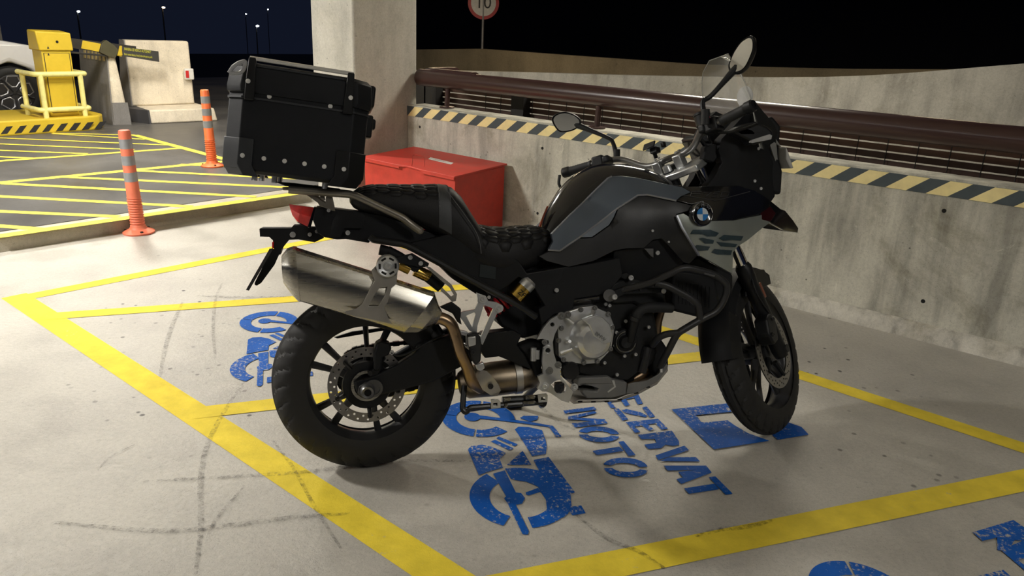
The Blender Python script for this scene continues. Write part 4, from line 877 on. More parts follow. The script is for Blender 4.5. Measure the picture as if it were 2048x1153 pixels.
part('rack_plate', merge(plate(wA, [(345, 60), (470, 62), (850, 95), (955, 110), (955, 128), (840, 122), (470, 92), (350, 85)], -.13, .26)), TIT, bev=.003)
part('case_adapter', plate(wA, [(285, 15), (420, 25), (830, 75), (825, 96), (500, 66), (370, 50)], -.12, .24), MATT, bev=.004)

# ---- top case
e0, e1 = pb(wX, 185, 815, -.2), pb(wX, 880, 900, -.2); eu = (e1-e0); Lc = np.linalg.norm(eu); eu /= Lc; ev = np.array([-eu[2], 0, eu[0]])
def cuv(u, v, Y=-.2): p = pb(wX, u, v, Y)-e0; return float(p @ eu), float(p @ ev)
ua, ub = cuv(196, 500)[0], cuv(910, 560)[0]; vb = 0.0; vm = cuv(600, 330)[1]; vt = cuv(600, 160)[1]
def cp(u, v, y): return e0*[1, 0, 1]+eu*u+ev*v+np.array([0, y, 0])
def octo(v, g=0., ch_=.045): 
    a, b, h = ua-g, ub+g, .2+g
    return [cp(a, v, -h), cp(b, v, -h), cp(b+ch_, v, -h+ch_), cp(b+ch_, v, h-ch_), cp(b, v, h), cp(a, v, h), cp(a-ch_, v, h-ch_), cp(a-ch_, v, -h+ch_)]
CASEB = M('black_powder_coat', (.0085, .0100, .0130), .5, bmp=.3, bscale=700, spec=.25)
CASEP = M('charcoal_moulded_plastic', (.022, .025, .030), .5, bmp=.2, bscale=500)
tcs = part('top_case', loft([octo(.0, -.012), octo(.012), octo(vm)]), CASEB, bev=.004)
part('lid', loft([octo(vm-.012, .006), octo(vm+.006, .008), octo(vt-.014, .002), octo(vt, -.012)]), CASEB, tcs, bev=.003)
part('seam', loft([octo(vm-.030, .004), octo(vm-.024, .004)]), CASEP, tcs)
def guard(us, ue, v0, v1, s, top):
    return None
for sy in (-1, 1):
    def cq(u, v, y): p = cp(u, v, y); return p if sy == -1 else p*np.array([1, -1, 1])
    def pl(pts, y0_, y1_): return prism([pts], y0_, y1_, lambda a, b, c: cq(a, b, c))
    for left in (True, False):
        a = ua if left else ub; s = 1 if left else -1
        # lower corner protectors wrap the chamfer
        w_ = .042; hgt_ = .105
        prof_ = [cq(a+s*w_, 0, -.206), cq(a, 0, -.206), cq(a-s*.05, 0, -.156), cq(a-s*.05, 0, -.145), cq(a-s*.0, 0, -.194), cq(a+s*w_, 0, -.194)]
        rings = [[p+ev*v_ + (eu*s*ins) for p in prof_] for v_, ins in ((-.008, .02), (.025, 0), (hgt_, 0))]
        part('corner_guard', loft(rings), BLACK if not left else CASEP, tcs, bev=.002)
        # upper clamps
        part('lid_bracket', pl([(a+s*.005, vm-.035), (a+s*.034, vm-.035), (a+s*.034, vm+.01), (a+s*.03, vt+.012), (a+s*.010, vt+.012), (a+s*.005, vm+.01)], -.214, -.19), BLACK, tcs, bev=.003)
    part('rail', tube([cq(ua+.012, vt+.010, -.206), cq((ua+ub)/2, vt+.010, -.206), cq(ub-.012, vt+.010, -.206)], .0062, 8), M('pale_rail_aluminium', (.62, .62, .60), .38, .35), tcs)
    part('rail_strip', pl([(ua+.04, vt-.012), (ub-.04, vt-.012), (ub-.04, vt-.007), (ua+.04, vt-.007)], -.203, -.199), CASEP, tcs)
    hl_ = [cuv(*p) for p in ((128, 186), (150, 150), (188, 122), (235, 108), (222, 165), (196, 188))]
    part('tie_down_loop', tube(fillet([cq(u, v, -.222) for i, (u, v) in enumerate(hl_+hl_[:1])], .008), .0058, 8), M('grey_plastic_loop', (.36, .37, .39), .45), tcs)
    if sy == -1:
        for u, v in ((380, 330), (770, 393), (345, 727), (477, 744), (605, 761), (731, 779)):
            part('rivet', lathe([(0, -.004), (.003, -.004), (.0035, -.0025), (.0065, -.0025), (.0072, 0)], cp(*cuv(u, v), -.2), (0, 1, 0), 12), M('bright_rivet', (.80, .80, .78), .4, .2), tcs)
        for u, v in ((247, 235), (900, 341), (209, 708), (857, 796)):
            part('rivet', lathe([(0, -.004), (.003, -.004), (.0035, -.0025), (.0065, -.0025), (.0072, 0)], cp(*cuv(u, v), -.207 if v > 500 else -.214), (0, 1, 0), 12), M('bright_rivet', (.80, .80, .78), .4, .2), tcs)
part('latch', merge(box(cp(ub+.052, vm-.05, .0), (.03, .09, .075), [eu, (0, 1, 0), ev]), box(cp(ub+.062, vm-.04, -.0), (.03, .06, .035), [eu, (0, 1, 0), ev])), BLACK, tcs, bev=.006)
part('hinge_block', box(cp(ub+.05, (vm+vt)/2, 0), (.026, .24, .07), [eu, (0, 1, 0), ev]), BLACK, tcs, bev=.008)
part('lock', merge(box(cp(ua-.05, .05, 0), (.02, .06, .08), [eu, (0, 1, 0), ev])), ALU, tcs, bev=.004)
part('base_studs', merge(*[cyl(cp(u, -.02, y), cp(u, .002, y), .009, 10) for u in (.04, .10, Lc-.07) for y in (-.13, .13)]), ALU, tcs)

# ---- seat
def seat_ring(x, yt, yb_, ht, hb, e=3.2, n=28):
    t, b = bp(x, yt, 0), bp(x, yb_, -hb); X_ = t[0]; zt, zb_ = t[2], b[2]; zc, hz = (zt+zb_)/2, (zt-zb_)/2; out = []
    for k in range(n):
        a = 2*math.pi*k/n+math.pi/2; c, s = math.cos(a), math.sin(a); y = abs(c)**(2/e)*(1 if c > 0 else -1); z = abs(s)**(2/e)*(1 if s > 0 else -1)
        out.append(np.array([X_, y*((ht+hb)/2+(ht-hb)/2*z), zc+hz*z]))
    return out
LEATHER = M('black_leatherette', (.009, .009, .0098), .52, bmp=.3, bscale=220, spec=.3)
GREYL = M('charcoal_leatherette', (.046, .050, .055), .5, bmp=.25, bscale=220)
ps = [(700, 398, 408, .10, .10), (706, 386, 418, .12, .12), (718, 377, 425, .13, .135), (745, 371, 432, .135, .145), (800, 371, 446, .135, .15), (850, 371, 466, .135, .152), (880, 369, 486, .135, .155), (898, 374, 500, .135, .155), (915, 390, 512, .135, .157), (930, 415, 522, .137, .158), (945, 440, 530, .14, .158), (953, 452, 536, .14, .158)]
seat = part('passenger_seat', loft([seat_ring(*q) for q in ps]), LEATHER, ang=60)
rs = [(935, 446, 540, .13, .15), (951, 450, 548, .14, .155), (980, 456, 556, .145, .155), (1007, 456, 556, .14, .15), (1036, 454, 550, .125, .14), (1065, 453, 536, .105, .12), (1083, 457, 516, .09, .105), (1098, 470, 500, .075, .085), (1106, 480, 492, .05, .06)]
rseat = part('rider_seat', loft([seat_ring(*q) for q in rs]), LEATHER, ang=60)
# hexagonal quilting, padded cells that follow the seat top
def seat_surf(stations):
    rings = [np.array(seat_ring(*q)) for q in stations]; xs = np.array([r[0][0] for r in rings]); n = len(rings[0])
    def f(x, a):   # a: fraction round the section, 0 at the top centre, negative = right side
        k = (a % 1.)*n; i = int(k) % n; t = k-int(k)
        P = np.array([r[i]*(1-t)+r[(i+1) % n]*t for r in rings]); return np.array([np.interp(x, xs, P[:, j]) for j in range(3)])
    return f, xs
def quilt(stations, x0, x1, amax, dx, da, parent, mat):
    f, xs = seat_surf(stations); V, F = [], []; c0_ = lambda x, a: f(x, a)
    mid = lambda x: np.array([x, 0, (f(x, 0)[2]+f(x, .5)[2])/2])
    i = 0; x = x0
    while x < x1:
        a = -amax+(da/2 if i % 2 else 0)
        while a <= amax:
            def P(ddx, daa, h): q = f(x+ddx, a+daa); m_ = mid(x+ddx); d_ = q-m_; d_[0] = 0; return q+d_/max(1e-6, np.linalg.norm(d_))*h
            n0 = len(V); V.append(P(0, 0, .0060))
            for sc, h in ((.62, .0050), (.90, .0018), (.97, -.001)):
                for k in range(6): t = math.pi/3*k+math.pi/6; V.append(P(math.sin(t)*dx*.577*sc*1.1, math.cos(t)*da*.577*sc, h))
            for k in range(6):
                k2 = (k+1) % 6; F.append((n0, n0+1+k, n0+1+k2))
                for r_ in (1, 7): F.append((n0+r_+k, n0+r_+6+k, n0+r_+6+k2, n0+r_+k2))
            a += da
        x += dx*.87*1.1; i += 1
    o = part('quilting', (V, F), mat, parent, ang=80); return o
xa = bp(712, 380, 0)[0]; xb = bp(862, 371, 0)[0]
quilt(ps, xa, xb, .215, .043, .062, seat, LEATHER)
quilt(rs, bp(948, 450, 0)[0], bp(1092, 460, 0)[0],   .235, .043, .064, rseat, LEATHER)
f_, xs_ = seat_surf(ps); 
def band(x0, x1, g): 
    R = []
    for x in np.linspace(x0, x1, 5):
        R.append([f_(x, a)*1. + np.array([0, (1 if a < 0 else -1)*g*min(1, abs(a)/.1), g]) for a in np.linspace(-.33, .33, 25)])
    n = 25; V = [p for r in R for p in r]; return V, [(i*n+k, i*n+k+1, (i+1)*n+k+1, (i+1)*n+k) for i in range(4) for k in range(n-1)]
part('grey_band', band(bp(866, 371, 0)[0], bp(890, 371, 0)[0], .002), GREYL, seat, ang=60)
STITCH = M('grey_stitching', (.12, .12, .125), .7)
for xq in (868, 889):
    X_ = bp(xq, 371, 0)[0]; part('stitching', merge(*[box(f_(X_, a)+np.array([0, (1 if a < 0 else -1)*.003, .003]), (.002, .002 if abs(a) > .13 else .006, .006 if abs(a) > .13 else .002)) for a in np.arange(-.235, .236, .012)]), STITCH, seat, smooth=False)
part('stitching', tube(smooth_path([pb(wS, *p) for p in ((640, 660, -.142), (700, 740, -.152), (780, 850, -.158), (850, 955, -.16), (878, 1030, -.16), (890, 1110, -.158))], 6), .0012, 5), STITCH, seat)

# ---- frame, side covers
FRAME = M('black_frame_enamel', (.008, .0085, .009), .34)
for s in (1, -1):
    f2 = (lambda g: g) if s == 1 else mirror
    part('subframe_tube', f2(wtube(wA, [(1075, 470, -.12), (1100, 492, -.125), (1350, 528, -.128), (1420, 560, -.13), (1980, 865, -.14), (2240, 1000, -.145), (2440, 1130, -.14)], .0125, 10, .05)), FRAME)
    part('side_cover', f2(skin(wC, [(-60, 20), (200, -40), (420, 20), (600, 130), (650, 205), (900, 160), (935, 195), (930, 300), (850, 360), (760, 400), (720, 335), (690, 262), (600, 225), (520, 292), (440, 335), (330, 275)], tps([(-60, 20, -.125), (300, 0, -.14), (600, 130, -.145), (330, 270, -.138), (520, 290, -.135), (900, 160, -.15), (850, 350, -.15)]), .05, step=90)), BLACK, bev=.003)
    part('lower_cover', f2(skin(wC, [(640, 205), (905, 165), (1010, 150), (1214, 110), (1230, 220), (1130, 330), (940, 360), (930, 420), (820, 450), (740, 520), (720, 420), (760, 400), (720, 335)], tps([(640, 205, -.14), (1214, 110, -.165), (940, 360, -.155), (740, 520, -.15)]), .06, step=90)), MATT, bev=.003)
part('sticker', plate(wC, [(365, 150), (462, 165), (458, 240), (360, 225)], -.1425, .001), M('faded_sticker', (.012, .017, .018), .4), smooth=False)
fr_ = (lambda a, b, c: (a, c, b))
part('frame_filler', prism([XZ(wD, [(215, 665), (520, 330), (620, 290), (1100, 330), (1540, 330), (1660, 420), (1500, 540), (1440, 740), (1300, 830), (1110, 850), (700, 780), (330, 870), (200, 800)], -.1)], -.085, .085, fr_), MATT, bev=.01)  # black filler mass put in to keep the shadowed interior dark
part('under_seat_filler', prism([XZ(wC, [(0, 40), (640, 150), (900, 160), (900, 420), (760, 560), (620, 600), (480, 520), (420, 380), (200, 240)], -.05)], -.06, .07, fr_), MATT, bev=.01)  # same kind of black filler, darkening the shaded space below the seat
# shock: red spring, gold body with silver cap
sh0, sh1 = pb(wC, 430, 425, -.05), pb(wC, 640, 280, -.05)
sh = part('shock_spring', tube([sh0+(sh1-sh0)*.62*t-(sh1-sh0)*.12+ (frame_of(sh1-sh0)[1]*math.cos(t*34)+frame_of(sh1-sh0)[2]*math.sin(t*34))*.028 for t in np.linspace(0, 1, 110)], .0062, 8), M('red_spring', (.55, .015, .025), .3, coat=.3))
GOLD = M('gold_anodised', (.62, .42, .10), .28, 1.)
cA, cB_ = pb(wC, 580, 350, -.135), pb(wC, 660, 262, -.135); ax_ = (cB_-cA)/np.linalg.norm(cB_-cA)
part('reservoir', cyl(cA, cA+ax_*.045, .027, 22), GOLD, sh)
part('reservoir_cap', lathe([(.027, 0), (.028, .004), (.028, .024), (.02, .034), (0, .036)], cA+ax_*.046, ax_, 22), ALU, sh)
zc_ = cA+ax_*.022+np.array([0, -.0275, 0]); part('reservoir_lettering', text_mesh('ZF', .026, lambda x, y, z: zc_+ax_*y+np.array([ax_[2], 0, -ax_[0]])*x+np.array([0, -z, 0]), .0006), HOLE, sh, smooth=False)
part('preload_unit', merge(wtube(wA, [(1215, 580, -.10), (1330, 640, -.10), (1470, 740, -.10)], .016, 12), wtube(wA, [(1150, 575, -.10), (1215, 590, -.10)], .018, 12)), MATT, sh)
part('preload_cylinder', merge(wtube(wA, [(1310, 690, -.09), (1400, 735, -.09)], .021, 14), wtube(wA, [(1440, 745, -.09), (1560, 800, -.09)], .021, 14)), GOLD, sh)
part('preload_bracket', plate(wA, [(1290, 640), (1420, 605), (1560, 690), (1545, 720), (1470, 720), (1330, 690), (1280, 680)], -.125, .012), BLACK, sh, bev=.002)
for u, v in ((1402, 640), (1488, 688)): wbolt(wA, u, v, -.127, .008, .006, BOLTM, sh)
part('preload_tail', wtube(wA, [(1560, 800, -.09), (1660, 880, -.09)], .022, 12), MATT, sh)

# ---- engine
eng = part('engine_block', prism([XZ(wE, [(110, 380), (300, 330), (600, 300), (840, 480), (870, 640), (850, 830), (700, 950), (440, 950), (230, 900), (70, 760), (80, 520)], -.12)], -.125, .14, fr_), CAST_BLACK, bev=.014, seg=3)
part('cylinder_head', prism([XZ(wE, [(480, 330), (640, 250), (900, 300), (930, 470), (840, 500), (700, 430), (560, 440)], -.13)], -.14, .14, fr_), CAST_BLACK, eng, bev=.01)
yc_ = -.165
cov = part('clutch_cover', plate(wE, [(205, 505), (245, 492), (340, 460), (440, 448), (470, 470), (540, 500), (575, 590), (570, 640), (553, 745), (470, 830), (440, 840), (365, 845), (230, 825), (195, 790), (190, 600)], yc_, .05), ALU, eng, bev=.006, seg=3)
cc_ = pb(wE, 410, 672, yc_); Rr = .0745
dome = lathe([(.0, -.052), (.045, -.050), (.060, -.042), (.068, -.030), (.074, -.008), (.078, 0)], cc_, (0, 1, 0), 48)
part('clutch_dome', dome, ALU, cov, ang=24)
cheva = [XZ(wE, [(345, 538), (372, 560), (400, 590), (425, 660), (505, 705), (553, 690), (560, 640), (540, 570), (480, 520), (430, 515)], yc_-.03)]
part('cover_badge', prism([XZ(wE, [(350, 540), (395, 575), (425, 650), (500, 706), (548, 690), (556, 640), (536, 570), (490, 525), (430, 510)], yc_-.045)], yc_-.054, yc_-.03, fr_), ALU, cov, bev=.003)
for (u0, v0), (u1, v1) in (((240, 525), (300, 570)), ((215, 770), (290, 740)), ((430, 490), (420, 530)), ((255, 690), (270, 690))):
    part('rib', tube([pb(wE, u0, v0, yc_-.004), pb(wE, u1, v1, yc_-.028)], [.009, .006], 8), ALU, cov)
c_ = pb(wE, 478, 658, yc_-.056); dx_ = pb(wE, 515, 685, yc_-.056)-pb(wE, 445, 632, yc_-.056); dx_ /= np.linalg.norm(dx_); dz_ = np.array([-dx_[2], 0, dx_[0]])
part('lettering', text_mesh('BMW', .017, lambda x, y, z: c_+dx_*x*1.15+dz_*y+np.array([0, -z, 0]), .0012), M('dull_raised_metal', (.30, .31, .31), .45, .8), cov, smooth=False)
for u, v in ((345, 475), (440, 462), (252, 507), (213, 600), (196, 684), (228, 814), (365, 834), (456, 824), (545, 740), (558, 595), (530, 505)):
    part('cover_bolt', merge(cyl(pb(wE, u, v, yc_+.02), pb(wE, u, v, yc_-.006), .0095, 12), bolt(pb(wE, u, v, yc_-.006), (0, -1, 0), .007, .006)), M('dull_bolt_steel', (.30, .30, .29), .35, .8), cov)
part('water_pump', lathe([(0, -.02), (.02, -.022), (.026, -.01), (.045, -.008), (.05, 0), (.05, .02)], pb(wE, 640, 690, -.14), (0, 1, 0), 26), CAST_BLACK, eng)
part('pump_highlight', lathe([(.034, -.012), (.037, -.014), (.04, -.012)], pb(wE, 645, 690, -.145), (0, 1, 0), 26, a0=.2, a1=4.6), M('highlight_chrome', (.2, .2, .2), .25, 1.), eng)  # open bright ring built in as the highlight round the pump
for u, v in ((648, 552), (585, 628), (572, 714), (640, 788), (716, 778), (548, 742), (804, 592), (505, 834), (590, 915), (512, 436), (538, 446)): wbolt(wE, u, v, -.142, .0065, .006, BOLTM, eng)
part('coolant_hose', tube(smooth_path([pb(wE, *p) for p in ((960, 462, -.16), (860, 458, -.17), (780, 462, -.172), (735, 490, -.172), (712, 545, -.168))], 6), .019, 12), RUBBER)
part('hose_pipe', tube([pb(wE, 708, 550, -.166), pb(wE, 680, 690, -.155)], [.019, .014], 12), CAST_BLACK)
part('hose_clip', cyl(pb(wE, 715, 520, -.17), pb(wE, 706, 545, -.167), .0215, 14), DARKM)
part('oil_filter', lathe([(0, -.05), (.03, -.05), (.036, -.042), (.036, .03)], pb(wE, 250, 870, -.12), (0, 1, .0), 22), GLOSS, eng)
part('starter_motor', lathe([(0, -.055), (.028, -.055), (.033, -.045), (.033, .05)], pb(wE, 360, 385, -.11), (1, 0, .1), 18), GLOSS, eng)
part('sump', prism([XZ(wE, [(260, 900), (700, 900), (720, 960), (560, 1010), (330, 1030), (280, 960)], -.10)], -.10, .10, fr_), CAST_BLACK, eng, bev=.01)
GREYP = M('mid_grey_plastic', (.165, .165, .16), .5, bmp=.2, bscale=300)
bpn = part('belly_pan', plate(wE, [(328, 945), (345, 935), (540, 930), (560, 945), (660, 968), (655, 1050), (560, 1075), (385, 1078), (350, 1030), (372, 1020), (455, 1030), (470, 1010), (440, 1000), (360, 985), (330, 1000), (318, 985)], -.15, .05), GREYP, bev=.01)
part('pan_chrome_edge', plate(wE, [(555, 955), (572, 955), (583, 1000), (530, 1040), (526, 1030), (570, 995)], -.153, .004), ALU, bpn)
part('pan_boss', merge(cyl(pb(wE, 302, 1000, -.16), pb(wE, 302, 1000, -.10), .013, 16), bolt(pb(wE, 302, 1000, -.16), (0, -1, 0), .008, .006)), ALU, bpn)
skp = part('skid_plate', plate(wE, [(285, 1110), (330, 1085), (580, 1082), (650, 1052), (700, 1040), (860, 960), (935, 850), (938, 890), (860, 985), (720, 1060), (600, 1098), (300, 1115)], -.135, .27), STEELG, bev=.004)
part('skid_wing', plate(wE, [(652, 1048), (664, 980), (700, 970), (790, 958), (870, 915), (905, 870), (930, 838), (935, 870), (865, 965), (720, 1040)], -.140, .006), GREYP, skp, bev=.002)
for u, v in ((340, 1098), (430, 1100), (520, 1098), (610, 1085), (720, 1040), (800, 1000)): part('drain_slot', box(pb(wE, u, v, -.136), (.016, .006, .004)), HOLE, skp, smooth=False)
part('drain_slot', box(pb(wE, 890, 885, -.142), (.008, .006, .016)), WHITE, skp, smooth=False)
part('front_skid', prism([XZ(wE, [(860, 640), (905, 700), (930, 740), (938, 860), (860, 960), (820, 900), (800, 760)], -.09)], -.10, .10, fr_), MATT, bpn, bev=.01)
part('exhaust_header', merge(*[tube(smooth_path([pb(wE, u, v, y) for u, v in ((900, 420), (860, 560), (850, 700), (800, 880), (600, 990))], 5), .02, 12) for y in (-.05, .05)]), HEAT)

# ---- foot controls
fp = part('footpeg_plate', plate(wC, [(845, 455), (880, 463), (846, 518), (818, 575), (806, 622), (812, 690), (830, 745), (850, 795), (854, 832), (872, 850), (930, 925), (905, 990), (860, 978), (790, 930), (712, 905), (728, 870), (715, 830), (748, 815), (742, 740), (750, 655), (765, 636), (782, 630), (780, 612), (745, 602), (710, 605), (750, 535), (792, 485)], -.180, .014, [hole((804, 515), 13), hole((776, 672), 15), [(795, 880), (815, 860), (850, 850), (890, 895), (880, 925), (840, 935)]]), ALU, bev=.003)
part('pivot_ring', lathe([(.010, -.004), (.017, -.004), (.018, 0), (.010, 0)], pb(wC, 776, 672, -.179), (0, 1, 0), 20, closed_prof=True), ALU, fp)
for u, v, r in ((858, 462, .011), (896, 455, .010), (785, 795, .011), (838, 760, .010), (754, 893, .014), (757, 622, .008)):
    part('plate_bolt', merge(cyl(pb(wC, u, v, -.18), pb(wC, u, v, -.184), r*1.25, 16), bolt(pb(wC, u, v, -.184), (0, -1, 0), r*.7, .006)), M('dull_bolt_steel', (.30, .30, .29), .35, .8) if v != 893 else ALU, fp)
part('peg_hinge', merge(box(pb(wC, 845, 890, -.175), (.03, .03, .028)), cyl(pb(wC, 845, 890, -.17), pb(wC, 850, 905, -.215), .011, 12)), BLACK, fp, bev=.003)
part('rider_footpeg', merge(tube([pb(wC, 850, 905, -.20), pb(wC, 835, 900, -.28)], .012, 10, flat=1.4)), MATT, fp)
hg = part('passenger_peg_hanger', plate(wC, [(345, 322), (368, 332), (400, 342), (415, 372), (470, 382), (502, 402), (500, 430), (482, 446), (468, 448), (380, 640), (352, 610), (318, 560), (300, 552), (245, 470), (248, 440), (330, 425), (352, 380)], -.165, .012, [[(388, 396), (445, 418), (372, 585), (345, 570), (350, 520)], [(280, 462), (330, 440), (338, 450), (316, 530)]]), ALU, bev=.003)
for u, v in ((381, 360), (482, 416)): part('plate_bolt', merge(cyl(pb(wC, u, v, -.166), pb(wC, u, v, -.171), .014, 16), bolt(pb(wC, u, v, -.171), (0, -1, 0), .008, .006)), BOLTM, hg)
part('peg_guard', plate(wC, [(120, 410), (195, 378), (250, 420), (246, 480), (255, 520), (228, 500), (200, 450)], -.18, .02), BLACK, hg, bev=.004)
part('hanger_strut', plate(wC, [(30, 160), (60, 165), (190, 270), (225, 330), (218, 372), (195, 378), (160, 340), (125, 310), (135, 290), (165, 320), (190, 345), (205, 335), (180, 290), (120, 240)], -.14, .006), STEELG, hg)
pg = part('passenger_footpeg', plate(wC, [(220, 560), (235, 547), (290, 560), (300, 585), (296, 640), (310, 680), (270, 650), (222, 625)], -.19, .02, [[(242, 575), (280, 585), (282, 635), (246, 612)]]), ALU, hg, bev=.003)
part('peg_rubber', merge(plate(wC, [(288, 575), (345, 562), (368, 590), (375, 640), (370, 740), (335, 765), (310, 720), (300, 640)], -.205, .03)), RUBBER, pg, bev=.006)
part('peg_tip', plate(wC, [(292, 592), (340, 585), (340, 640), (296, 652)], -.209, .006), ALU, pg, bev=.003)
part('peg_bolt', bolt(pb(wC, 320, 680, -.206), (0, -1, 0), .009, .006), DARKM, pg)
part('peg_bracket', plate(wC, [(335, 760), (385, 745), (395, 780), (370, 800), (345, 790)], -.20, .02), ALU, pg, bev=.003)
part('heel_guard', loft([[pb(wC, u, v, -.165)+np.array([0, d_, 0]) for (u, v), d_ in zip(ring_, dd_)] for ring_, dd_ in (
    ([(330, 800), (365, 785), (380, 800), (350, 830)], [0, 0, .02, .02]),
    ([(345, 850), (400, 790), (440, 830), (390, 880)], [-.012, -.02, 0, 0]),
    ([(375, 905), (440, 830), (480, 880), (430, 940)], [-.014, -.025, 0, 0]),
    ([(430, 945), (475, 880), (490, 915), (470, 950)], [0, -.01, 0, 0]))]), STEELG, ang=60)
part('guard_bolt', bolt(pb(wC, 428, 890, -.19), (0, -1, 0), .010, .006), DARKM)
part('brake_cylinder', merge(cyl(pb(wC, 690, 655, -.15), pb(wC, 688, 735, -.15), .011, 12), cyl(pb(wC, 715, 670, -.152), pb(wC, 714, 725, -.152), .008, 12), box(pb(wC, 700, 690, -.15), (.022, .014, .008))), ALU, bev=.001)
part('linkage_cover', plate(wC, [(590, 650), (690, 612), (745, 625), (745, 740), (735, 850), (700, 840), (680, 770), (640, 700)], -.13, .06), MATT, bev=.01)
part('swingarm_pivot_cover', skin(wC, [(380, 570), (560, 550), (620, 580), (590, 640), (640, 710), (680, 790), (480, 710), (395, 720), (360, 660)], tps([(380, 570, -.13), (620, 600, -.14), (480, 700, -.13)]), .06, step=70), BLACK, bev=.004)
# centre stand with its springs
cs_ = part('centre_stand', merge(wtube(wC, [(268, 885, -.12), (258, 1030, -.14), (278, 1050, -.145), (300, 1020, -.14), (500, 1005, -.135), (745, 985, -.13)], .0105, 10, .012), wtube(wC, [(500, 975, -.12), (740, 960, -.12)], .013, 10), wtube(wC, [(745, 990, -.12), (740, 1000, .12)], .016, 10), wtube(wC, [(290, 1030, .13), (500, 1000, .13), (740, 985, .12)], .011, 10)), FRAME)
part('foot_loop', wtube(wC, [(258, 1035, -.145), (268, 1055, -.145), (292, 1045, -.145), (285, 1022, -.145), (262, 1026, -.145)], .0055, 8, .006), FRAME, cs_)
for c4, h_ in (([(430, 972), (470, 968), (488, 980), (490, 1020), (470, 1024), (432, 1028)], (457, 1000)), ([(715, 940), (768, 934), (776, 945), (775, 985), (720, 990)], (748, 965))):
    part('spring_plate', plate(wC, c4, -.152, .005, [[(h_[0]-12, h_[1]-8), (h_[0]+14, h_[1]-10), (h_[0]+14, h_[1]+8), (h_[0]-12, h_[1]+10)]]), ALU, cs_, bev=.001)
for (u0, v0), (u1, v1) in (((510, 973), (548, 968)), ((642, 962), (696, 955)), ((625, 995), (696, 985)), ((512, 1008), (530, 1004))):
    a_, b_ = pb(wC, u0, v0, -.145), pb(wC, u1, v1, -.145); d_, e_, g_ = frame_of(b_-a_); nT = max(4, int(np.linalg.norm(b_-a_)/.0032))
    part('spring', tube([a_+(b_-a_)*t+(e_*math.cos(t*nT*2*math.pi)+g_*math.sin(t*nT*2*math.pi))*.0065 for t in np.linspace(0, 1, nT*8)], .0012, 5), STEEL, cs_)
part('side_stand', tube([(.70, .12, .26), (.645, .25, .14), (.62, .345, .082)], [.016, .013, .012], 12), FRAME)
part('stand_foot', box((.62, .352, .0755), (.075, .05, .008), [(1, 0, 0), (0, math.cos(LEAN), -math.sin(LEAN)), (0, math.sin(LEAN), math.cos(LEAN))]), FRAME, bev=.003)

# ---- bodywork: one lateral depth field for the right flank, panels mirrored to the left
side = tps([(210, 650, -.125), (200, 745, -.135), (370, 480, -.118), (600, 255, -.105), (700, 245, -.108), (850, 265, -.12), (1000, 300, -.138), (1100, 320, -.145), (800, 380, -.155), (660, 465, -.162), (400, 665, -.15), (600, 590, -.165),
    (1060, 415, -.19), (1160, 440, -.20), (1240, 505, -.222), (1060, 510, -.205), (1200, 780, -.215), (1440, 905, -.20), (1440, 760, -.21), (1300, 650, -.232), (1540, 680, -.18), (1700, 560, -.125), (1890, 615, -.012), (1800, 480, -.05), (1700, 400, -.085), (1560, 310, -.10), (1400, 310, -.135), (1150, 320, -.148), (1400, 450, -.19), (1550, 540, -.165),
    (330, 860, -.155), (500, 820, -.165), (720, 735, -.18), (950, 665, -.19), (1110, 830, -.19), (180, 820, -.14)])
def pair(name, geo, mat, parent=None, **k):
    o = part(name, geo, mat, parent, **k); part(name, mirror(geo), mat, parent, **k); return o
BLUEG = M('metallic_blue_grey_paint', (.095, .118, .150), .36, .4, coat=.3, var=.04)
BLUEL = M('light_blue_grey_paint', (.16, .185, .22), .36, .5, coat=.2, var=.04)
EDGE = M('pale_grey_trim', (.30, .31, .34), .34, .6)
SATIN = M('dark_satin_panel', (.0125, .013, .014), .42, bmp=.12, bscale=400)
SAGE = M('silver_sage_paint', (.34, .37, .34), .34, .55, var=.05)
TEAL = M('dark_teal_decal', (.022, .042, .052), .4)
part('tank_rear_accent', tube([pb(wD, 136, 592, -.03), pb(wD, 158, 520, -.045), pb(wD, 188, 450, -.055)], .0035, 6), M('orange_brown_strip', (.30, .07, .03), .4))
# glossy middle cover of the tank
def dome(u, v, w_, zb_, n=21):
    t = pb(wD, u, v, 0); out = []
    for k in range(n):
        a = math.pi*k/(n-1); c, s = math.cos(a), math.sin(a); y = abs(c)**.9*(1 if c > 0 else -1)*w_; out.append(np.array([t[0], -y, zb_+(t[2]-zb_)*abs(s)**.7]))
    return out
tank = part('tank_cover', loft([dome(128, 602, .045, .78), dome(144, 560, .055, .78), dome(174, 490, .062, .79), dome(208, 432, .067, .8), dome(268, 335, .080, .82), dome(325, 275, .09, .85), dome(388, 226, .10, .87), dome(470, 182, .108, .89), dome(560, 160, .11, .90), dome(650, 162, .112, .91), dome(740, 173, .112, .91), dome(820, 188, .112, .91), dome(900, 215, .115, .90), dome(960, 250, .118, .9), dome(1010, 285, .118, .9), dome(1090, 318, .115, .9)]), GLOSS, ang=50)
pair('tank_side_panel', skin(wD, [(212, 640), (345, 505), (372, 480), (440, 415), (520, 335), (600, 258), (620, 248), (690, 245), (760, 252), (850, 268), (1000, 302), (1100, 322), (1160, 355), (1090, 385), (1060, 412), (860, 372), (800, 376), (740, 415), (660, 465), (560, 545), (400, 663), (270, 750), (195, 745), (225, 690)], side, .02, off=.006, step=42), BLUEG, bev=.004, ang=50)
pair('tank_wedge', skin(wD, [(402, 662), (480, 605), (560, 545), (660, 467), (640, 520), (605, 578), (490, 660), (440, 662)], side, .02, off=.0065, step=36), BLUEL, bev=.002, ang=50)
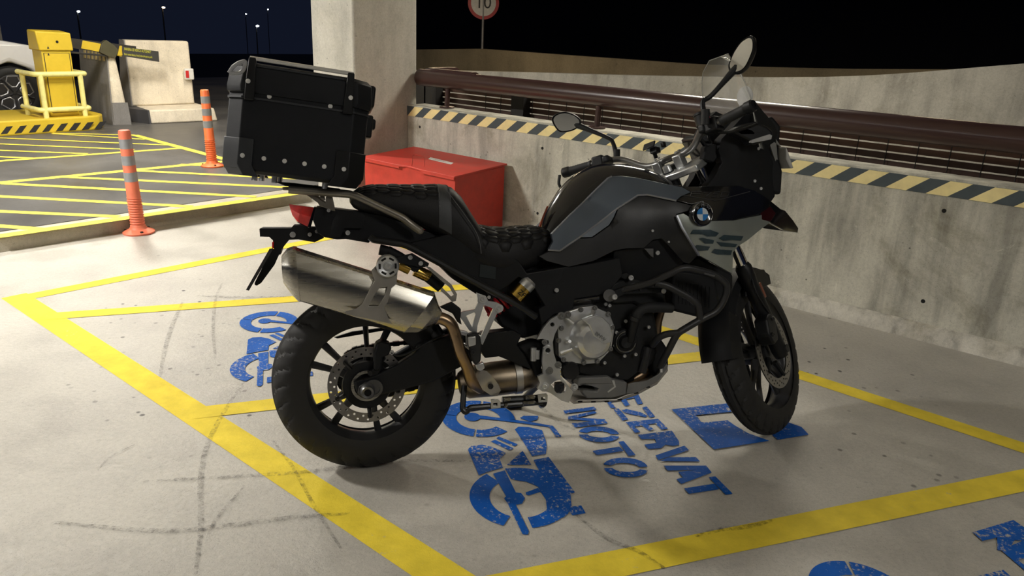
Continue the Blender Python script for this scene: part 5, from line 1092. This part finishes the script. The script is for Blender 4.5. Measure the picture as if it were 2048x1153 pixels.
def edge_line(pts, off, r, name, mat, closed=False):
    P = densify(pts, 30)[:-1] if not closed else densify(pts, 30)
    n = max(2, int(len(pts))); Q = []
    for i in range(len(pts)-1):
        for t in np.linspace(0, 1, 6)[:-1]: u = pts[i][0]+(pts[i+1][0]-pts[i][0])*t; v = pts[i][1]+(pts[i+1][1]-pts[i][1])*t; Q.append(pb(wD, u, v, side(u, v)-off))
    Q.append(pb(wD, *pts[-1], side(*pts[-1])-off)); return pair(name, tube(Q, r, 6), mat)
edge_line([(190, 748), (270, 752), (400, 664), (520, 575), (660, 466), (740, 415), (800, 376), (862, 372), (960, 392), (1060, 413)], .006, .0035, 'silver_trim', EDGE)
edge_line([(215, 640), (345, 504), (372, 480), (440, 414), (520, 334), (600, 258), (622, 248)], .006, .0028, 'silver_trim', EDGE)
pair('lower_side_panel', skin(wD, [(200, 755), (272, 758), (402, 668), (440, 668), (492, 664), (610, 580), (645, 520), (665, 470), (745, 420), (802, 382), (860, 378), (1058, 418), (1160, 445), (1180, 470), (1060, 505), (1065, 535), (1100, 600), (1205, 785), (1150, 840), (1110, 832), (1010, 720), (960, 668), (900, 680), (840, 735), (720, 737), (640, 752), (500, 822), (330, 862), (180, 822), (130, 790)], side, .02, step=52), SATIN, bev=.003, ang=40)
pair('shoulder_panel', skin(wD, [(1000, 302), (1150, 318), (1400, 312), (1540, 308), (1600, 345), (1700, 410), (1690, 470), (1640, 505), (1450, 548), (1300, 548), (1296, 500), (1240, 420), (1165, 440), (1062, 412), (1092, 386), (1162, 356), (1100, 322)], side, .02, off=.002, step=52), GLOSS, bev=.003, ang=50)
MIDG = M('smoky_translucent_black', (.012, .012, .0125), .2)
pair('beak_side', skin(wD, [(1600, 350), (1690, 405), (1770, 470), (1800, 480), (1850, 540), (1890, 600), (1885, 632), (1790, 615), (1700, 565), (1640, 520), (1690, 470)], side, .02, off=.0, step=46), GLOSS, bev=.003, ang=50)
part('beak_core', prism([XZ(wD, [(1500, 340), (1700, 420), (1860, 560), (1880, 622), (1800, 612), (1640, 560), (1500, 560)], -.01)], -.012, .012, fr_), GLOSS, bev=.004)
pair('red_accent', skin(wD, [(1630, 500), (1700, 452), (1735, 500), (1700, 555), (1640, 540)], side, .004, off=.004, step=40), M('dark_red_accent', (.028, .003, .0045), .3), bev=.001)
fp_ = pair('radiator_panel', skin(wD, [(1062, 512), (1108, 500), (1160, 530), (1190, 570), (1240, 588), (1290, 552), (1450, 548), (1640, 510), (1640, 540), (1700, 558), (1640, 602), (1545, 680), (1482, 720), (1446, 762), (1440, 908), (1340, 852), (1212, 782), (1180, 730), (1100, 600)], side, .02, off=.004, step=44), SAGE, bev=.004, ang=50)
edge_line([(1064, 514), (1100, 596), (1180, 730), (1214, 784)], .009, .005, 'panel_edge', EDGE)
# number decal on the front panel: six bars forming two letters
for q in ([(1155, 640), (1175, 610), (1290, 610), (1350, 632), (1330, 655), (1270, 655), (1240, 640)], [(1350, 668), (1385, 645), (1515, 655), (1500, 685), (1440, 680), (1380, 684)], [(1215, 670), (1240, 665), (1318, 682), (1310, 705), (1255, 705)], [(1335, 692), (1475, 708), (1460, 730), (1365, 722)], [(1180, 740), (1200, 715), (1290, 725), (1275, 750), (1215, 755)], [(1300, 765), (1320, 742), (1440, 750), (1430, 782), (1340, 778)]):
    pair('decal', skin(wD, q, side, .0015, off=.0075, step=30), TEAL, smooth=False)
# roundel
rc_ = pb(wD, 1237, 505, side(1237, 505)-.012); n_ = np.array([.12, -1, .10]); n_ /= np.linalg.norm(n_); ru = np.array([n_[1]*-1, n_[0], 0]); ru /= np.linalg.norm(ru); rv = np.cross(ru, n_)*1
if rv[2] < 0: rv = -rv
if ru[0] < 0: ru = -ru
def rp_(x, y, h=0.): return rc_+ru*x+rv*y+n_*h
sx_ = .86
for f2, m_ in ((lambda g: g, 1), (mirror, -1)):
    rb_ = part('roundel', f2(lathe([(.0, .0), (.030, .0), (.036, .003), (.0405, .002), (.043, -.004), (.043, -.02)], rc_, n_, 40)), GLOSS)
    for k, col in enumerate(('blue', 'white', 'blue', 'white')):
        a0_ = math.pi/2*k+math.pi/2
        w_ = [(0, 0)]+[(.0225*math.cos(a0_+math.pi/2*t/8), .0225*math.sin(a0_+math.pi/2*t/8)) for t in range(9)]
        part('quarter', f2(prism([w_], .0005, .0018, lambda a, b, c: rp_(a, b, c))), M('roundel_'+col, (.03, .20, .55) if col == 'blue' else (.65, .70, .74), .25), rb_, smooth=False)
    part('rim_ring', f2(tube([rp_(.0405*math.cos(a), .0405*math.sin(a), .003) for a in np.linspace(0, 2*math.pi, 41)[:-1]], .0012, 6, closed=True)), CHROME, rb_)
    for chh, ang_ in (('B', 135), ('M', 90), ('W', 45)):
        a_ = math.radians(ang_); cx_, cy_ = .0315*math.cos(a_), .0315*math.sin(a_); t_ = a_-math.pi/2
        part('roundel_letter', f2(text_mesh(chh, .0165, lambda x, y, z: rp_(cx_+x*math.cos(t_)-y*math.sin(t_), cy_+x*math.sin(t_)+y*math.cos(t_), .0042), 0)), M('dim_silver_letter', (.22, .23, .24), .4, .6), rb_, smooth=False)
# model lettering as thin outlines on the shoulder
OUTL = M('grey_outline_print', (.055, .055, .058), .4)
def dline(pts, name='outline_lettering', r=.0011):
    Q = [pb(wD, u, v, side(u, v)-.0045) for u, v in pts]; part(name, tube(Q, r, 5), OUTL)
p7 = lambda u, v: (1150+u*1.42, 385-u*.02+v)
dline([(1060, 370), (1150, 382), (1320, 410), (1350, 408), (1430, 385), (1560, 350)])
for q in ([(1155, 382), (1165, 352), (1232, 350)], [(1162, 366), (1222, 364)], [(1245, 356), (1300, 354), (1262, 384)], [(1355, 352), (1318, 354), (1312, 366), (1345, 367), (1338, 382), (1300, 384)], [(1370, 354), (1420, 354), (1408, 382), (1358, 384), (1370, 354)]): dline(q)
for u, v, r in ((898, 617, .005), (1008, 692, .004), (933, 767, .008)): part('panel_screw', bolt(pb(wD, u, v, side(u, v)-.001), (0, -1, 0), r, .004), BOLTM)
pair('inner_panel', skin(wD, [(640, 752), (720, 737), (840, 737), (900, 682), (960, 670), (1010, 722), (1110, 832), (1080, 900), (900, 980), (780, 990), (640, 940), (620, 900)], tps([(640, 752, -.15), (1110, 832, -.16), (900, 980, -.14), (620, 900, -.13)]), .03, step=80), MATT, bev=.003)
part('frame_tab', plate(wD, [(845, 738), (905, 738), (905, 798), (890, 790)], -.175, .004), M('grey_frame_tab', (.09, .09, .09), .5))
rad = part('radiator', prism([XZ(wE, [(960, 200), (1250, 240), (1290, 480), (1160, 530), (960, 480)], -.12)], -.13, .13, fr_), MATT, bev=.01)
for k in range(9): part('radiator_fin', box(pb(wE, 1010+k*26, 360+k*4, -.131), (.002, .004, .08)), CAST_BLACK, rad, smooth=False)
part('front_cowl_lower', prism([XZ(wD, [(1110, 830), (1210, 790), (1340, 858), (1440, 912), (1440, 1000), (1380, 1100), (1250, 1153), (1100, 1000)], -.11)], -.12, .12, fr_), MATT, bev=.012)
# crash bars
BARM = M('black_powder_coated_tube', (.018, .018, .019), .42, bmp=.15, bscale=500)
pairbar = merge(wtube(wE, [(560, 370, -.15), (640, 335, -.18), (820, 292, -.215), (930, 240, -.235), (1020, 195, -.245), (1070, 190, -.248), (1180, 215, -.245), (1260, 240, -.242), (1335, 300, -.24), (1332, 370, -.238), (1300, 440, -.238), (1260, 490, -.237), (1150, 545, -.235), (1000, 635, -.23), (970, 690, -.22), (930, 770, -.19), (880, 860, -.15)], .0128, 12, .035),
    wtube(wE, [(850, 295, -.218), (930, 310, -.23), (1090, 395, -.238), (1140, 440, -.238), (1155, 540, -.236)], .0128, 12, .03), wtube(wE, [(1010, 632, -.23), (920, 640, -.215), (870, 665, -.19), (830, 715, -.15)], .0125, 12, .03))
cb_ = pair('crash_bar', pairbar, BARM)
part('bar_mount', plate(wE, [(560, 350), (640, 320), (900, 330), (910, 360), (640, 372), (600, 395), (560, 395)], -.185, .012), BLACK, bev=.003)
mtw = part('mount_washer', merge(cyl(pb(wE, 540, 378, -.19), pb(wE, 540, 378, -.15), .022, 18), cyl(pb(wE, 572, 387, -.205), pb(wE, 572, 387, -.17), .012, 14)), M('grey_spacer', (.16, .16, .16), .4, .6))
wbolt(wE, 572, 387, -.206, .010, .006, BOLTM); wbolt(wE, 905, 348, -.19, .009, .006, BOLTM); wbolt(wE, 683, 258, -.16, .010, .007, BOLTM); wbolt(wE, 645, 335, -.187, .005, .004, DARKM); wbolt(wE, 750, 338, -.187, .005, .004, DARKM)
part('injector_body', plate(wE, [(610, 235), (660, 220), (690, 245), (690, 275), (650, 275), (615, 260)], -.15, .04), CAST_BLACK, bev=.006)
part('crash_bar_print', plate(wE, [(1185, 222), (1255, 240), (1252, 252), (1182, 234)], -.2585, .001), M('worn_grey_print', (.07, .07, .07), .5), smooth=False)
part('lower_strut', wtube(wE, [(800, 730, -.13), (790, 790, -.135), (760, 900, -.13)], .016, 10), BARM)
part('knock_pad', plate(wE, [(770, 720), (850, 720), (870, 760), (810, 860), (760, 850), (750, 800)], -.135, .03), MATT, bev=.01)
for u, v, y, r in ((180, 342, -.152, .007), (138, 408, -.13, .009)): wbolt(wE, u, v, y, r, .006, BOLTM)
for u, v, y, r in ((828, 306, -.155, .008), (418, 348, -.15, .006), (789, 366, -.13, .009)): wbolt(wC, u, v, y, r, .006, BOLTM)
part('brass_fitting', box(pb(wE, 95, 405, -.10), (.03, .02, .02)), GOLD, bev=.004)

# ---- steered front end
FC = np.array([WB, 0, .329])
fw = part('front_wheel', ST(rim_geo(FC, .252, .212, .046)), WHEELM)
part('tyre', ST(tyre_geo(FC, .329, .056, .078, 34, amax=106)), TYRE, fw, ang=28)
part('hub', ST(lathe([(.02, -.06), (.04, -.055), (.045, -.03), (.035, 0), (.045, .03), (.04, .055), (.02, .06)], FC, (0, 1, 0), 24)), WHEELM, fw)
spokes(FC, [math.radians(100-72*k) for k in range(5)], .04, .217, 0, 0, .016, .0095, tf=ST, parent=fw)
for y in (-.072, .072):
    part('brake_disc', ST(disc_geo(FC, .1525, .112, y, 60, rows=3)), DISC, fw)
    part('disc_carrier', ST(merge(*[tube([FC+np.array([.05*math.cos(a), y*.85, .05*math.sin(a)]), FC+np.array([.118*math.cos(a+.15), y, .118*math.sin(a+.15)])], [.012, .009], 8) for a in np.arange(0, 6.2, 1.2566)])), BLACK, fw)
def fk(z, off=.058): return np.array([SA[0]-math.tan(RK)*z+off, 0, z])
for y in (-.098, .098):
    lf = part('fork_leg', ST(lathe([(.0, -.03), (.026, -.03), (.031, 0), (.031, .12), (.029, .30), (.032, .33), (.032, .37), (.026, .385)], fk(.329)+[0, y, 0], fk(.9)-fk(.329), 22)), BLACK)
    part('fork_tube', ST(cyl(fk(.66)+[0, y, 0], fk(1.04)+[0, y, 0], .0205, 20)), CHROME, lf)
    part('axle_clamp', ST(merge(lathe([(0, -.02), (.016, -.02), (.022, -.01), (.028, .02)], FC+[0, y*1.15, 0], (0, 1 if y < 0 else -1, 0), 16))), BLACK, lf)
    c2 = part('brake_caliper', ST(prism([[(-.125, .02), (-.155, .06), (-.15, .12), (-.105, .145), (-.07, .12), (-.075, .04)]], y*1.12-.028, y*1.12+.028, lambda a, b, w_: FC+np.array([a, w_, b]))), BLACK, lf, bev=.008)
    part('caliper_bolt', ST(merge(*[bolt(FC+np.array([a, y*1.12+(-.029 if y < 0 else .029), b]), (0, -1 if y < 0 else 1, 0), .008, .006) for a, b in ((-.13, .06), (-.10, .12))])), DARKM, lf)
    part('reflector', ST(box(fk(.565, .09)+[0, y*1.2, 0], (.02, .01, .065), [(.891, 0, .454), (0, 1, 0), (-.454, 0, .891)])), M('orange_reflector', (.20, .04, .012), .3), lf, bev=.003)
    part('brake_line', ST(tube(smooth_path([fk(.98, .07)+[0, y*.7, 0], fk(.78, .12)+[0, y*.9, 0], fk(.66, .07)+[0, y*1.15, 0], fk(.55, .01)+[0, y*1.28, 0], FC+[-.05, y*1.25, .10], FC+[-.11, y*1.15, .06]], 6), .0035, 7)), BLACK, lf)
# mudguard: front hugger plus the rear lower flap
def fender(a0, a1, R_, hw, n=14, drop=.05):
    return loft([[FC+np.array([r*math.cos(a), y, r*math.sin(a)]) for y, r in ((-hw, R_-drop), (-hw*.92, R_-.012), (-hw*.6, R_), (0, R_+.004), (hw*.6, R_), (hw*.92, R_-.012), (hw, R_-drop), (hw*.96, R_-drop), (hw*.88, R_-.016), (hw*.6, R_-.005), (0, R_-.001), (-hw*.6, R_-.005), (-hw*.88, R_-.016), (-hw*.96, R_-drop))] for a in np.radians(np.linspace(a0, a1, n))])
md = part('front_mudguard', ST(fender(66, 150, .352, .068)), MATT)
part('rear_flap', ST(fender(150, 181, .354, .070, drop=.07)), BLACK, md)
part('guard_brace', ST(merge(*[prism([[(-.16, .22), (-.06, .24), (.10, .27), (.06, .33), (-.12, .33)]], y-.006, y+.006, lambda a, b, w_: FC+np.array([a, w_, b])) for y in (-.074, .074)])), BLACK, md, bev=.003)
# yokes and bars
def yoke(z, th): 
    c = fk(z, .0); out = []
    o = [(-.045, -.05), (-.03, -.125), (.02, -.135), (.085, -.13), (.10, -.098), (.085, -.065), (.03, -.05), (.03, .05), (.085, .065), (.10, .098), (.085, .13), (.02, .135), (-.03, .125), (-.045, .05)]
    ex_ = np.array([math.cos(RK), 0, math.sin(RK)]); return prism([o], -th/2, th/2, lambda a, b, w_: c+ex_*a+np.array([0, b, 0])+SKA*w_)
ty = part('top_yoke', ST(yoke(1.035, .026)), ALU, bev=.005)
part('lower_yoke', ST(yoke(.84, .03)), BLACK, bev=.005)
part('steering_stem', ST(cyl(fk(.80, 0), fk(1.05, 0), .022, 16)), BLACK)
part('stem_nut', ST(lathe([(0, .03), (.014, .03), (.016, .024), (.016, 0)], fk(1.045, 0), SKA, 12)), ALU, ty)
for y in (-.045, .045):
    part('bar_clamp', ST(merge(box(np.array([1.155, y, 1.082]), (.045, .032, .05), [(.891, 0, .454), (0, 1, 0), (-.454, 0, .891)]))), ALU, ty, bev=.004)
    part('clamp_bolt', ST(merge(bolt(np.array([1.138, y, 1.107]), SKA, .006, .006), bolt(np.array([1.165, y, 1.118]), SKA, .006, .006))), BOLTM, ty)
for y in (-.098, .098): part('fork_cap', ST(lathe([(0, .012), (.012, .012), (.02, .006), (.02, 0)], fk(1.045)+[0, y, 0], SKA, 18)), ALU, ty)
part('ignition_lock', ST(lathe([(0, .04), (.014, .04), (.018, .03), (.018, 0)], fk(1.045, .05), SKA, 16)), BLACK, ty)
barP = [(.985, -.36, 1.114), (.995, -.26, 1.112), (1.06, -.20, 1.13), (1.15, -.10, 1.105), (1.152, 0, 1.10), (1.165, .10, 1.105), (1.15, .20, 1.165), (1.095, .27, 1.168), (1.075, .36, 1.17)]
hb = part('handlebar', ST(tube(smooth_path([np.array(p) for p in barP], 6), .0125, 12)), M('grey_taper_bar', (.17, .17, .165), .38, .7))
for s, (A_, B_g) in ((-1, ((.990, -.31, 1.112), (.967, -.43, 1.116))), (1, ((1.088, .30, 1.168), (1.06, .43, 1.17)))):
    A_, B_g = np.array(A_), np.array(B_g); d_ = (B_g-A_)/np.linalg.norm(B_g-A_)
    g = part('grip', ST(lathe([(.019, 0), (.0175, .008)]+[(.0165+.0012*(i % 2), .012+i*.005) for i in range(16)]+[(.0175, .098)], A_, d_, 20)), RUBBER, hb)
    part('bar_end', ST(lathe([(.018, .095), (.021, .10), (.021, .125), (.017, .13), (.008, .13), (.008, .127), (0, .127)], A_, d_, 20)), BLACK if s < 0 else DARKM, hb)
    part('switchgear', ST(merge(box(A_-d_*.035, (.05, .05, .048), [d_, np.cross([0, 0, 1.], d_), (0, 0, 1)]), box(A_-d_*.07, (.03, .055, .03), [d_, np.cross([0, 0, 1.], d_), (0, 0, 1)]))), BLACK, hb, bev=.008, seg=3)
    fwd = np.cross(d_, [0, 0, 1.])*(1 if np.cross(d_, [0, 0, 1.])[0] > 0 else -1)
    part('lever', ST(tube(smooth_path([A_-d_*.06+fwd*.035-[0, 0, .012], A_-d_*.01+fwd*.058-[0, 0, .03], A_+d_*.06+fwd*.052-[0, 0, .042], A_+d_*.105+fwd*.044-[0, 0, .048]], 5), [.009, .0065, .0065, .0075], 8, flat=.7)), BLACK, hb)
part('start_button', ST(box(np.array([.972, -.265, 1.14]), (.02, .022, .02))), M('red_button', (.5, .02, .06), .4), hb, bev=.004)
part('fluid_reservoir', ST(lathe([(.0, .0), (.026, .0), (.028, .035), (.03, .037), (.03, .045), (0, .047)], np.array([1.04, -.22, 1.135]), (0, 0, 1), 20)), BLACK, hb)
# lever guard on the left bar end, as in the photo a bowed black strip
part('lever_guard', ST(tube(smooth_path([np.array(p) for p in ((1.055, .44, 1.165), (1.05, .445, 1.12), (1.09, .42, 1.085), (1.14, .37, 1.10))], 5), .009, 8, flat=.7)), BLACK, hb)
cbl = [[(1.10, -.20, 1.12), (1.22, -.14, 1.10), (1.28, -.05, 1.0), (1.22, 0, .90)], [(1.15, .22, 1.17), (1.27, .16, 1.14), (1.30, .05, 1.04), (1.22, .02, .90)], [(1.12, .26, 1.16), (1.25, .20, 1.15), (1.31, .08, 1.10), (1.26, .02, 1.0)]]
part('cables', ST(merge(*[tube(smooth_path([np.array(p) for p in q], 6), .0048, 7) for q in cbl])), BLACK, hb)
part('phone_mount', ST(merge(box(np.array([1.105, .02, 1.135]), (.03, .03, .022)), box(np.array([1.085, .03, 1.155]), (.006, .05, .032), [(.8, 0, -.6), (0, 1, 0), (.6, 0, .8)]), cyl((1.12, .03, 1.11), (1.11, .03, 1.14), .008, 10), box(np.array([1.12, -.01, 1.15]), (.018, .014, .02)))), BLACK, hb, bev=.003)
# mirrors: stem, rounded diamond shell, glass
GLASSM = M('mirror_glass', (.86, .88, .88), .03, 1., var=.0)
def mirror_unit(w, outline, c_px, yc, n, stem, shrink=.86):
    c = pb(w, *c_px, yc); cw_ = BO+c @ BB; tq = np.asarray(n, float)     # the glass is aimed so that the viewer sees the point tq in it
    n = BB @ ((EYEP-cw_)/np.linalg.norm(EYEP-cw_)+(tq-cw_)/np.linalg.norm(tq-cw_)); n /= np.linalg.norm(n)
    P = [bplane(*w(u, v), c, n) for u, v in outline]; cen = sum(P)/len(P)
    P = smooth_path(P, 5, True)
    rings = [[cen+(p-cen)*s_+n*h for p in P] for s_, h in ((.90, -.002), (.97, .001), (1.0, -.004), (.98, -.016), (.80, -.032), (.45, -.042), (.1, -.045))]
    sh_ = part('mirror', loft(rings), BLACK)
    gP = [cen+(p-cen)*shrink+n*.0008 for p in P]
    part('mirror_glass', ([tuple(p) for p in gP]+[tuple(cen+n*.0008)], [(i, (i+1) % len(gP), len(gP)) for i in range(len(gP))]), GLASSM, sh_, smooth=False)
    back = cen-n*.028
    part('mirror_stem', tube(smooth_path([np.asarray(s_, float) for s_ in stem]+[back], 6), [.011, .0085, .0085, .0085, .016], 10), BLACK, sh_)
    part('stem_boot', cyl(np.asarray(stem[0], float)-[0, 0, .02], np.asarray(stem[0], float)+[0, 0, .03], .014, 12), RUBBER, sh_)
mirror_unit(wG, [(1402, 46), (1430, 36), (1450, 52), (1454, 95), (1446, 145), (1405, 240), (1370, 282), (1330, 300), (1292, 292), (1278, 270), (1277, 235), (1308, 155), (1358, 80)], (1360, 170), -.30, (-4.6, 1.5, 3.1), [st((.954, -.27, 1.13)), st((.962, -.27, 1.19)), st((.975, -.285, 1.215))+np.array([.02, 0, 0])])
mirror_unit(wG, [(78, 605), (108, 570), (170, 556), (235, 575), (278, 612), (272, 650), (220, 685), (140, 695), (100, 660)], (180, 625), .426, (-1.2, -3.0, 0), [st((1.235, .27, 1.21)), st((1.225, .27, 1.27)), st((1.21, .29, 1.30))])

# ---- cockpit fairing
ck = tps([(1120, 870, -.09), (1105, 760, -.10), (1300, 640, -.15), (1420, 560, -.17), (1500, 540, -.16), (1610, 700, -.07), (1580, 800, -.07), (1600, 950, -.05), (1590, 1130, -.06), (1480, 1153, -.10), (1130, 1060, -.10), (1350, 850, -.14)])
pair('cockpit_fairing', skin(wG, [(1240, 900), (1210, 820), (1230, 740), (1290, 680), (1400, 560), (1470, 500), (1520, 560), (1590, 640), (1612, 700), (1590, 770), (1555, 800), (1575, 880), (1602, 960), (1592, 1130), (1560, 1175), (1400, 1110), (1240, 1075), (1120, 1075), (1180, 1000)], ck, .05, step=60), MATT, bev=.004)
part('headlight_core', prism([XZ(wG, [(1260, 800), (1420, 640), (1520, 590), (1580, 660), (1560, 860), (1590, 960), (1580, 1120), (1300, 1060)], 0)], -.06, .06, fr_), MATT, bev=.012)
part('headlight', prism([XZ(wG, [(1570, 800), (1590, 850), (1615, 930), (1622, 940), (1600, 945), (1570, 880)], 0)], -.10, .10, fr_), M('clear_lens', (.5, .5, .48), .08), bev=.01)
ind = part('indicator', plate(wG, [(1300, 690), (1345, 660), (1390, 640), (1470, 620), (1545, 650), (1590, 690), (1580, 740), (1440, 790), (1420, 750), (1350, 720)], -.20, .06), BLACK, bev=.012, seg=3)
part('indicator_lens', plate(wG, [(1430, 748), (1560, 706), (1578, 716), (1572, 742), (1440, 768), (1428, 762)], -.204, .03), M('smoky_white_lens', (.42, .42, .42), .2), ind, bev=.003)
part('instrument_display', merge(box((1.265, 0, 1.14), (.03, .17, .10), [(.8, 0, .6), (0, 1, 0), (-.6, 0, .8)])), BLACK, bev=.006)
part('display_face', box((1.249, 0, 1.129), (.003, .145, .08), [(.8, 0, .6), (0, 1, 0), (-.6, 0, .8)]), M('dark_screen', (.004, .004, .005), .08), smooth=False)
part('switch_cluster_bracket', plate(wG, [(1120, 790), (1220, 770), (1225, 850), (1180, 900), (1110, 880)], -.10, .04), MATT, bev=.006)
part('fairing_stay', plate(wG, [(1130, 1055), (1390, 900), (1400, 915), (1180, 1060)], -.09, .01), M('grey_stay', (.05, .05, .05), .5))
part('headlight_wing', skin(wG, [(1560, 780), (1590, 760), (1640, 800), (1600, 740), (1610, 860), (1622, 935), (1600, 900)], tps([(1560, 780, -.08), (1640, 800, -.06), (1622, 935, -.05)]), .01, step=60), M('clear_shield_edge', (.25, .25, .24), .15))
for u, v in ((1455, 1025), (1497, 1076), (1480, 805)): part('fairing_screw', bolt(pb(wG, u, v, ck(u, v)-.001), (0, -1, 0), .006, .004), BOLTM)
# windscreen, a thin bowed clear sheet
SCRN, nt, bs = base_mat('clear_screen'); bs.inputs['Base Color'].default_value = (.62, .62, .57, 1); bs.inputs['Roughness'].default_value = .06; bs.inputs['Alpha'].default_value = .24
def scr_pt(u, v, g=0.):
    hw = np.interp(v, [0, .5, .75, .9, 1.], [.185, .175, .155, .115, .045]); bulge = np.interp(v, [0, 1], [.095, .05])
    xc = np.interp(v, [0, .5, 1], [1.50, 1.44, 1.365]); zc = np.interp(v, [0, .5, 1.], [1.13, 1.31, 1.485])
    return np.array([xc-bulge*u*u-g, u*hw, zc-.018*u*u*v-g*.4])
nu, nv = 15, 11; V = [scr_pt(u, v, g) for g in (0, .003) for v in np.linspace(0, 1, nv) for u in np.linspace(-1, 1, nu)]; N1 = nu*nv
F = [(j*nu+i, j*nu+i+1, (j+1)*nu+i+1, (j+1)*nu+i) for j in range(nv-1) for i in range(nu-1)]; F += [tuple(k+N1 for k in reversed(f)) for f in F]
per_ = [i for i in range(nu)]+[j*nu+nu-1 for j in range(1, nv)]+[(nv-1)*nu+i for i in range(nu-2, -1, -1)]+[j*nu for j in range(nv-2, 0, -1)]
F += [(per_[i], per_[(i+1) % len(per_)], per_[(i+1) % len(per_)]+N1, per_[i]+N1) for i in range(len(per_))]
ws = part('windscreen', (V, F), SCRN, ang=60)
part('screen_edge', tube([scr_pt(-1, v) for v in np.linspace(0, .9, 9)]+[scr_pt(u, 1) for u in np.linspace(-1, 1, 9)]+[scr_pt(1, v) for v in np.linspace(.9, 0, 9)], .0016, 5), M('pale_edge_glint', (.45, .45, .42), .2), ws)  # pale tube added as the bright rim of the clear sheet
part('round_sticker', prism([circle((0, 0), .034, 24)], 0, .0008, lambda a, b, w_: scr_pt(-.2, .55)+np.array([-.006-w_-a*.55, a*.75, b*1.15])), M('pale_sticker', (.62, .62, .60), .5), ws, smooth=False)
part('screen_bracket', merge(tube([(1.36, -.10, 1.15), (1.42, -.11, 1.24)], .008, 8), tube([(1.36, .10, 1.15), (1.42, .11, 1.24)], .008, 8), cyl((1.30, .06, 1.19), (1.34, .06, 1.24), .022, 14)), BLACK, ws)
part('toll_tag', box((1.385, -.09, 1.265), (.004, .05, .05)), M('clear_tag', (.35, .35, .33), .2), ws, smooth=False)
